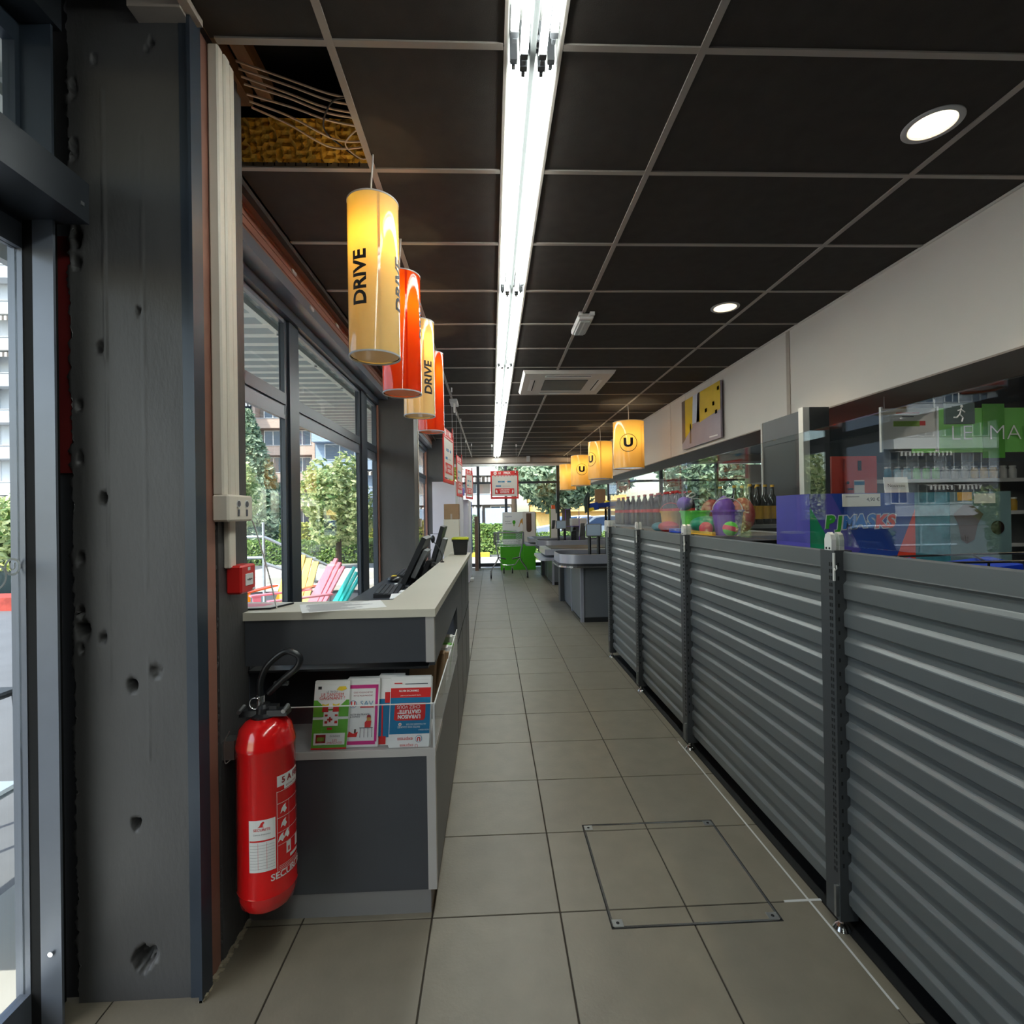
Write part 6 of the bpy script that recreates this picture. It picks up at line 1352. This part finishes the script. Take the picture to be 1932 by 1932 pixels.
# parked cars
def car_(lab, x, y, rot):
    o = thing('car', lab, 'car', (x, y, GZ), rot=rot, group='white cars parked beyond the hedge')
    side = [(-2.1, .35), (-2.15, .62), (-1.95, .80), (-1.0, .92), (-.35, 1.38), (.9, 1.42), (1.7, .98), (2.05, .92), (2.15, .6), (2.1, .32)]
    b = MB(); b.prism([(z, xx_) for xx_, z in side], 1, -.82, .82); b.v = [(x_, y_, z_) for x_, y_, z_ in b.v]; b.build('body', 'car', o, local=True)
    for s_ in (-1, 1):
        b = MB(); P = [(-.92, .95), (-.33, 1.32), (.15, 1.36), (.15, .95)]; b.add([(xx_, s_*.825, z) for xx_, z in P], [(0, 1, 2, 3)]); b.build('side_window', 'carglass', o, local=True)
        b = MB(); P = [(.22, .95), (.22, 1.36), (.85, 1.36), (1.5, 1.0)]; b.add([(xx_, s_*.825, z) for xx_, z in P], [(0, 1, 2, 3)]); b.build('side_window', 'carglass', o, local=True)
        for xx_ in (-1.35, 1.35): w = MB().cyl((xx_, s_*.70, .31), (xx_, s_*.84, .31), .31, n=20).build('wheel', 'rubber', o, local=True); MB().cyl((xx_, s_*.835, .31), (xx_, s_*.85, .31), .19, n=14).build('hub_cap', 'lgrey', w, local=True)
    b = MB(); b.add([(-1.0, -.70, .935), (-1.0, .70, .935), (-.37, .62, 1.372), (-.37, -.62, 1.372)], [(0, 1, 2, 3)]); b.v = [(a-.012, c, d+.008) for a, c, d in b.v]; b.build('windscreen', 'carglass', o, local=True)
    for s_ in (-1, 1): MB().box(-2.14, s_*.62-.16, .64, -2.02, s_*.62+.16, .76).build('headlamp', 'lgrey', o, local=True)
car_('white parked car farther back, its bonnet beside the recycling bin', 4.3, 28.0, radians(8)); car_('white parked car nearer, sloping windscreen behind the checkouts', 5.0, 24.6, radians(14))

# buildings
wm = {}
def building(name, lab, x0, x1, y, z0, fl, nf, bay, m_, mrec, aw=(), depth=6, frame='wframe', first=0, pil=True, group=None):
    o = thing(name, lab, 'building', ((x0+x1)/2, y, GZ))
    top = z0+fl*nf+.9
    box('wall', mrec, o, x0, y+1.1, GZ, x1, y+depth, top); box('roof', m_, o, x0-.2, y-.2, top, x1+.2, y+depth, top+.5)
    nb = max(1, round((x1-x0)/bay)); bw = (x1-x0)/nb
    for k in range(-1, nf+1):
        z = z0+fl*k
        if z+.93 < GZ: continue
        MB().box(x0, y, max(z-.05, GZ), x1, y+1.1, z+.93).build('balcony_band', m_, o)
        MB().box(x0, y-.06, z+.93, x1, y+.08, z+.98).build('balcony_rail', 'facwhite', o)
        if k == nf: continue
        for i in range(nb):
            xa = x0+bw*i
            key = (round(bw, 3), round(fl, 2))
            if key not in wm:
                b = MB(); w, hh = bw*.62, fl-1.15; e = .09
                b.box(-w/2, -.03, 0, -w/2+e, .03, hh); b.box(w/2-e, -.03, 0, w/2, .03, hh); b.box(-w/2+e, -.03, 0, w/2-e, .03, e); b.box(-w/2+e, -.03, hh-e, w/2-e, .03, hh); b.box(-e/2, -.03, e, e/2, .03, hh-e)
                f0 = b.build('window', frame, o, local=True); p0 = MB().box(-w/2+e, .0, e, w/2-e, .012, hh-e).build('pane', 'pane', f0, local=True); wm[key] = (f0.data, p0.data); f = f0
            else:
                f = bpy.data.objects.new('window', wm[key][0]); COL.objects.link(f); f.parent = o
                p = bpy.data.objects.new('pane', wm[key][1]); COL.objects.link(p); p.parent = f
            f.location = (xa+bw/2-o.location.x, y+1.05-o.location.y, z+1.0-o.location.z)
            if (i, k) in aw or (k*7+i*3) % 5 in aw:
                b = MB(); b.slab((xa+.15, y+.9, z+fl-.12), (bw-.3, 0, 0), (0, -1.3, -.28), (0, 0, .03)); b.slab((xa+.15, y-.40, z+fl-.40), (bw-.3, 0, 0), (0, .02, 0), (0, 0, -.30)); b.build('awning', 'awning', o)
    if pil:
        for i in range(nb+1): MB().box(x0+bw*i-.14, y-.05, GZ, x0+bw*i+.14, y+1.1, top).build('pilaster', m_, o)
    return o
building('apartment_building', 'tall pale apartment block with striped awnings at the far left beyond the door', -48, -31, 41, .75, 2.8, 9, 2.6, 'facwhite', 'facwhite', (0, 2), pil=False)
building('apartment_building', 'pink-beige apartment block with loggias behind the conifer', -30.5, -18.4, 54, -.54, 2.83, 6, 2.9, 'facpink', 'recess', (1,))
building('apartment_building', 'white apartment wing tinted blue as shade with an awning behind the bushy green tree', -17.9, -8.0, 52, .52, 2.83, 6, 5.1, 'shadeblue', 'shadeblue', (0, 1), pil=False)
building('apartment_building', 'white apartment block with garage shutters seen through the end window', -7.2, 2.5, 49, 2.4, 2.8, 5, 3.2, 'facwhite', 'recess', (3, 1), pil=False)
o = thing('garage', 'row of pale garage shutters at the foot of the white apartment block', 'garage', (-1, 48.8, GZ))
for k in range(3): box('shutter', 'shadeblue', o, -6.8+3.1*k, 48.35, GZ, -4.0+3.1*k, 48.45, 2.0)
building('yellow_house', 'small yellow house peeping between the trunks beyond the end window', 3.8, 12, 46, -1.2, 2.8, 1, 3.3, 'yhouse', 'yhouse', (), pil=False)
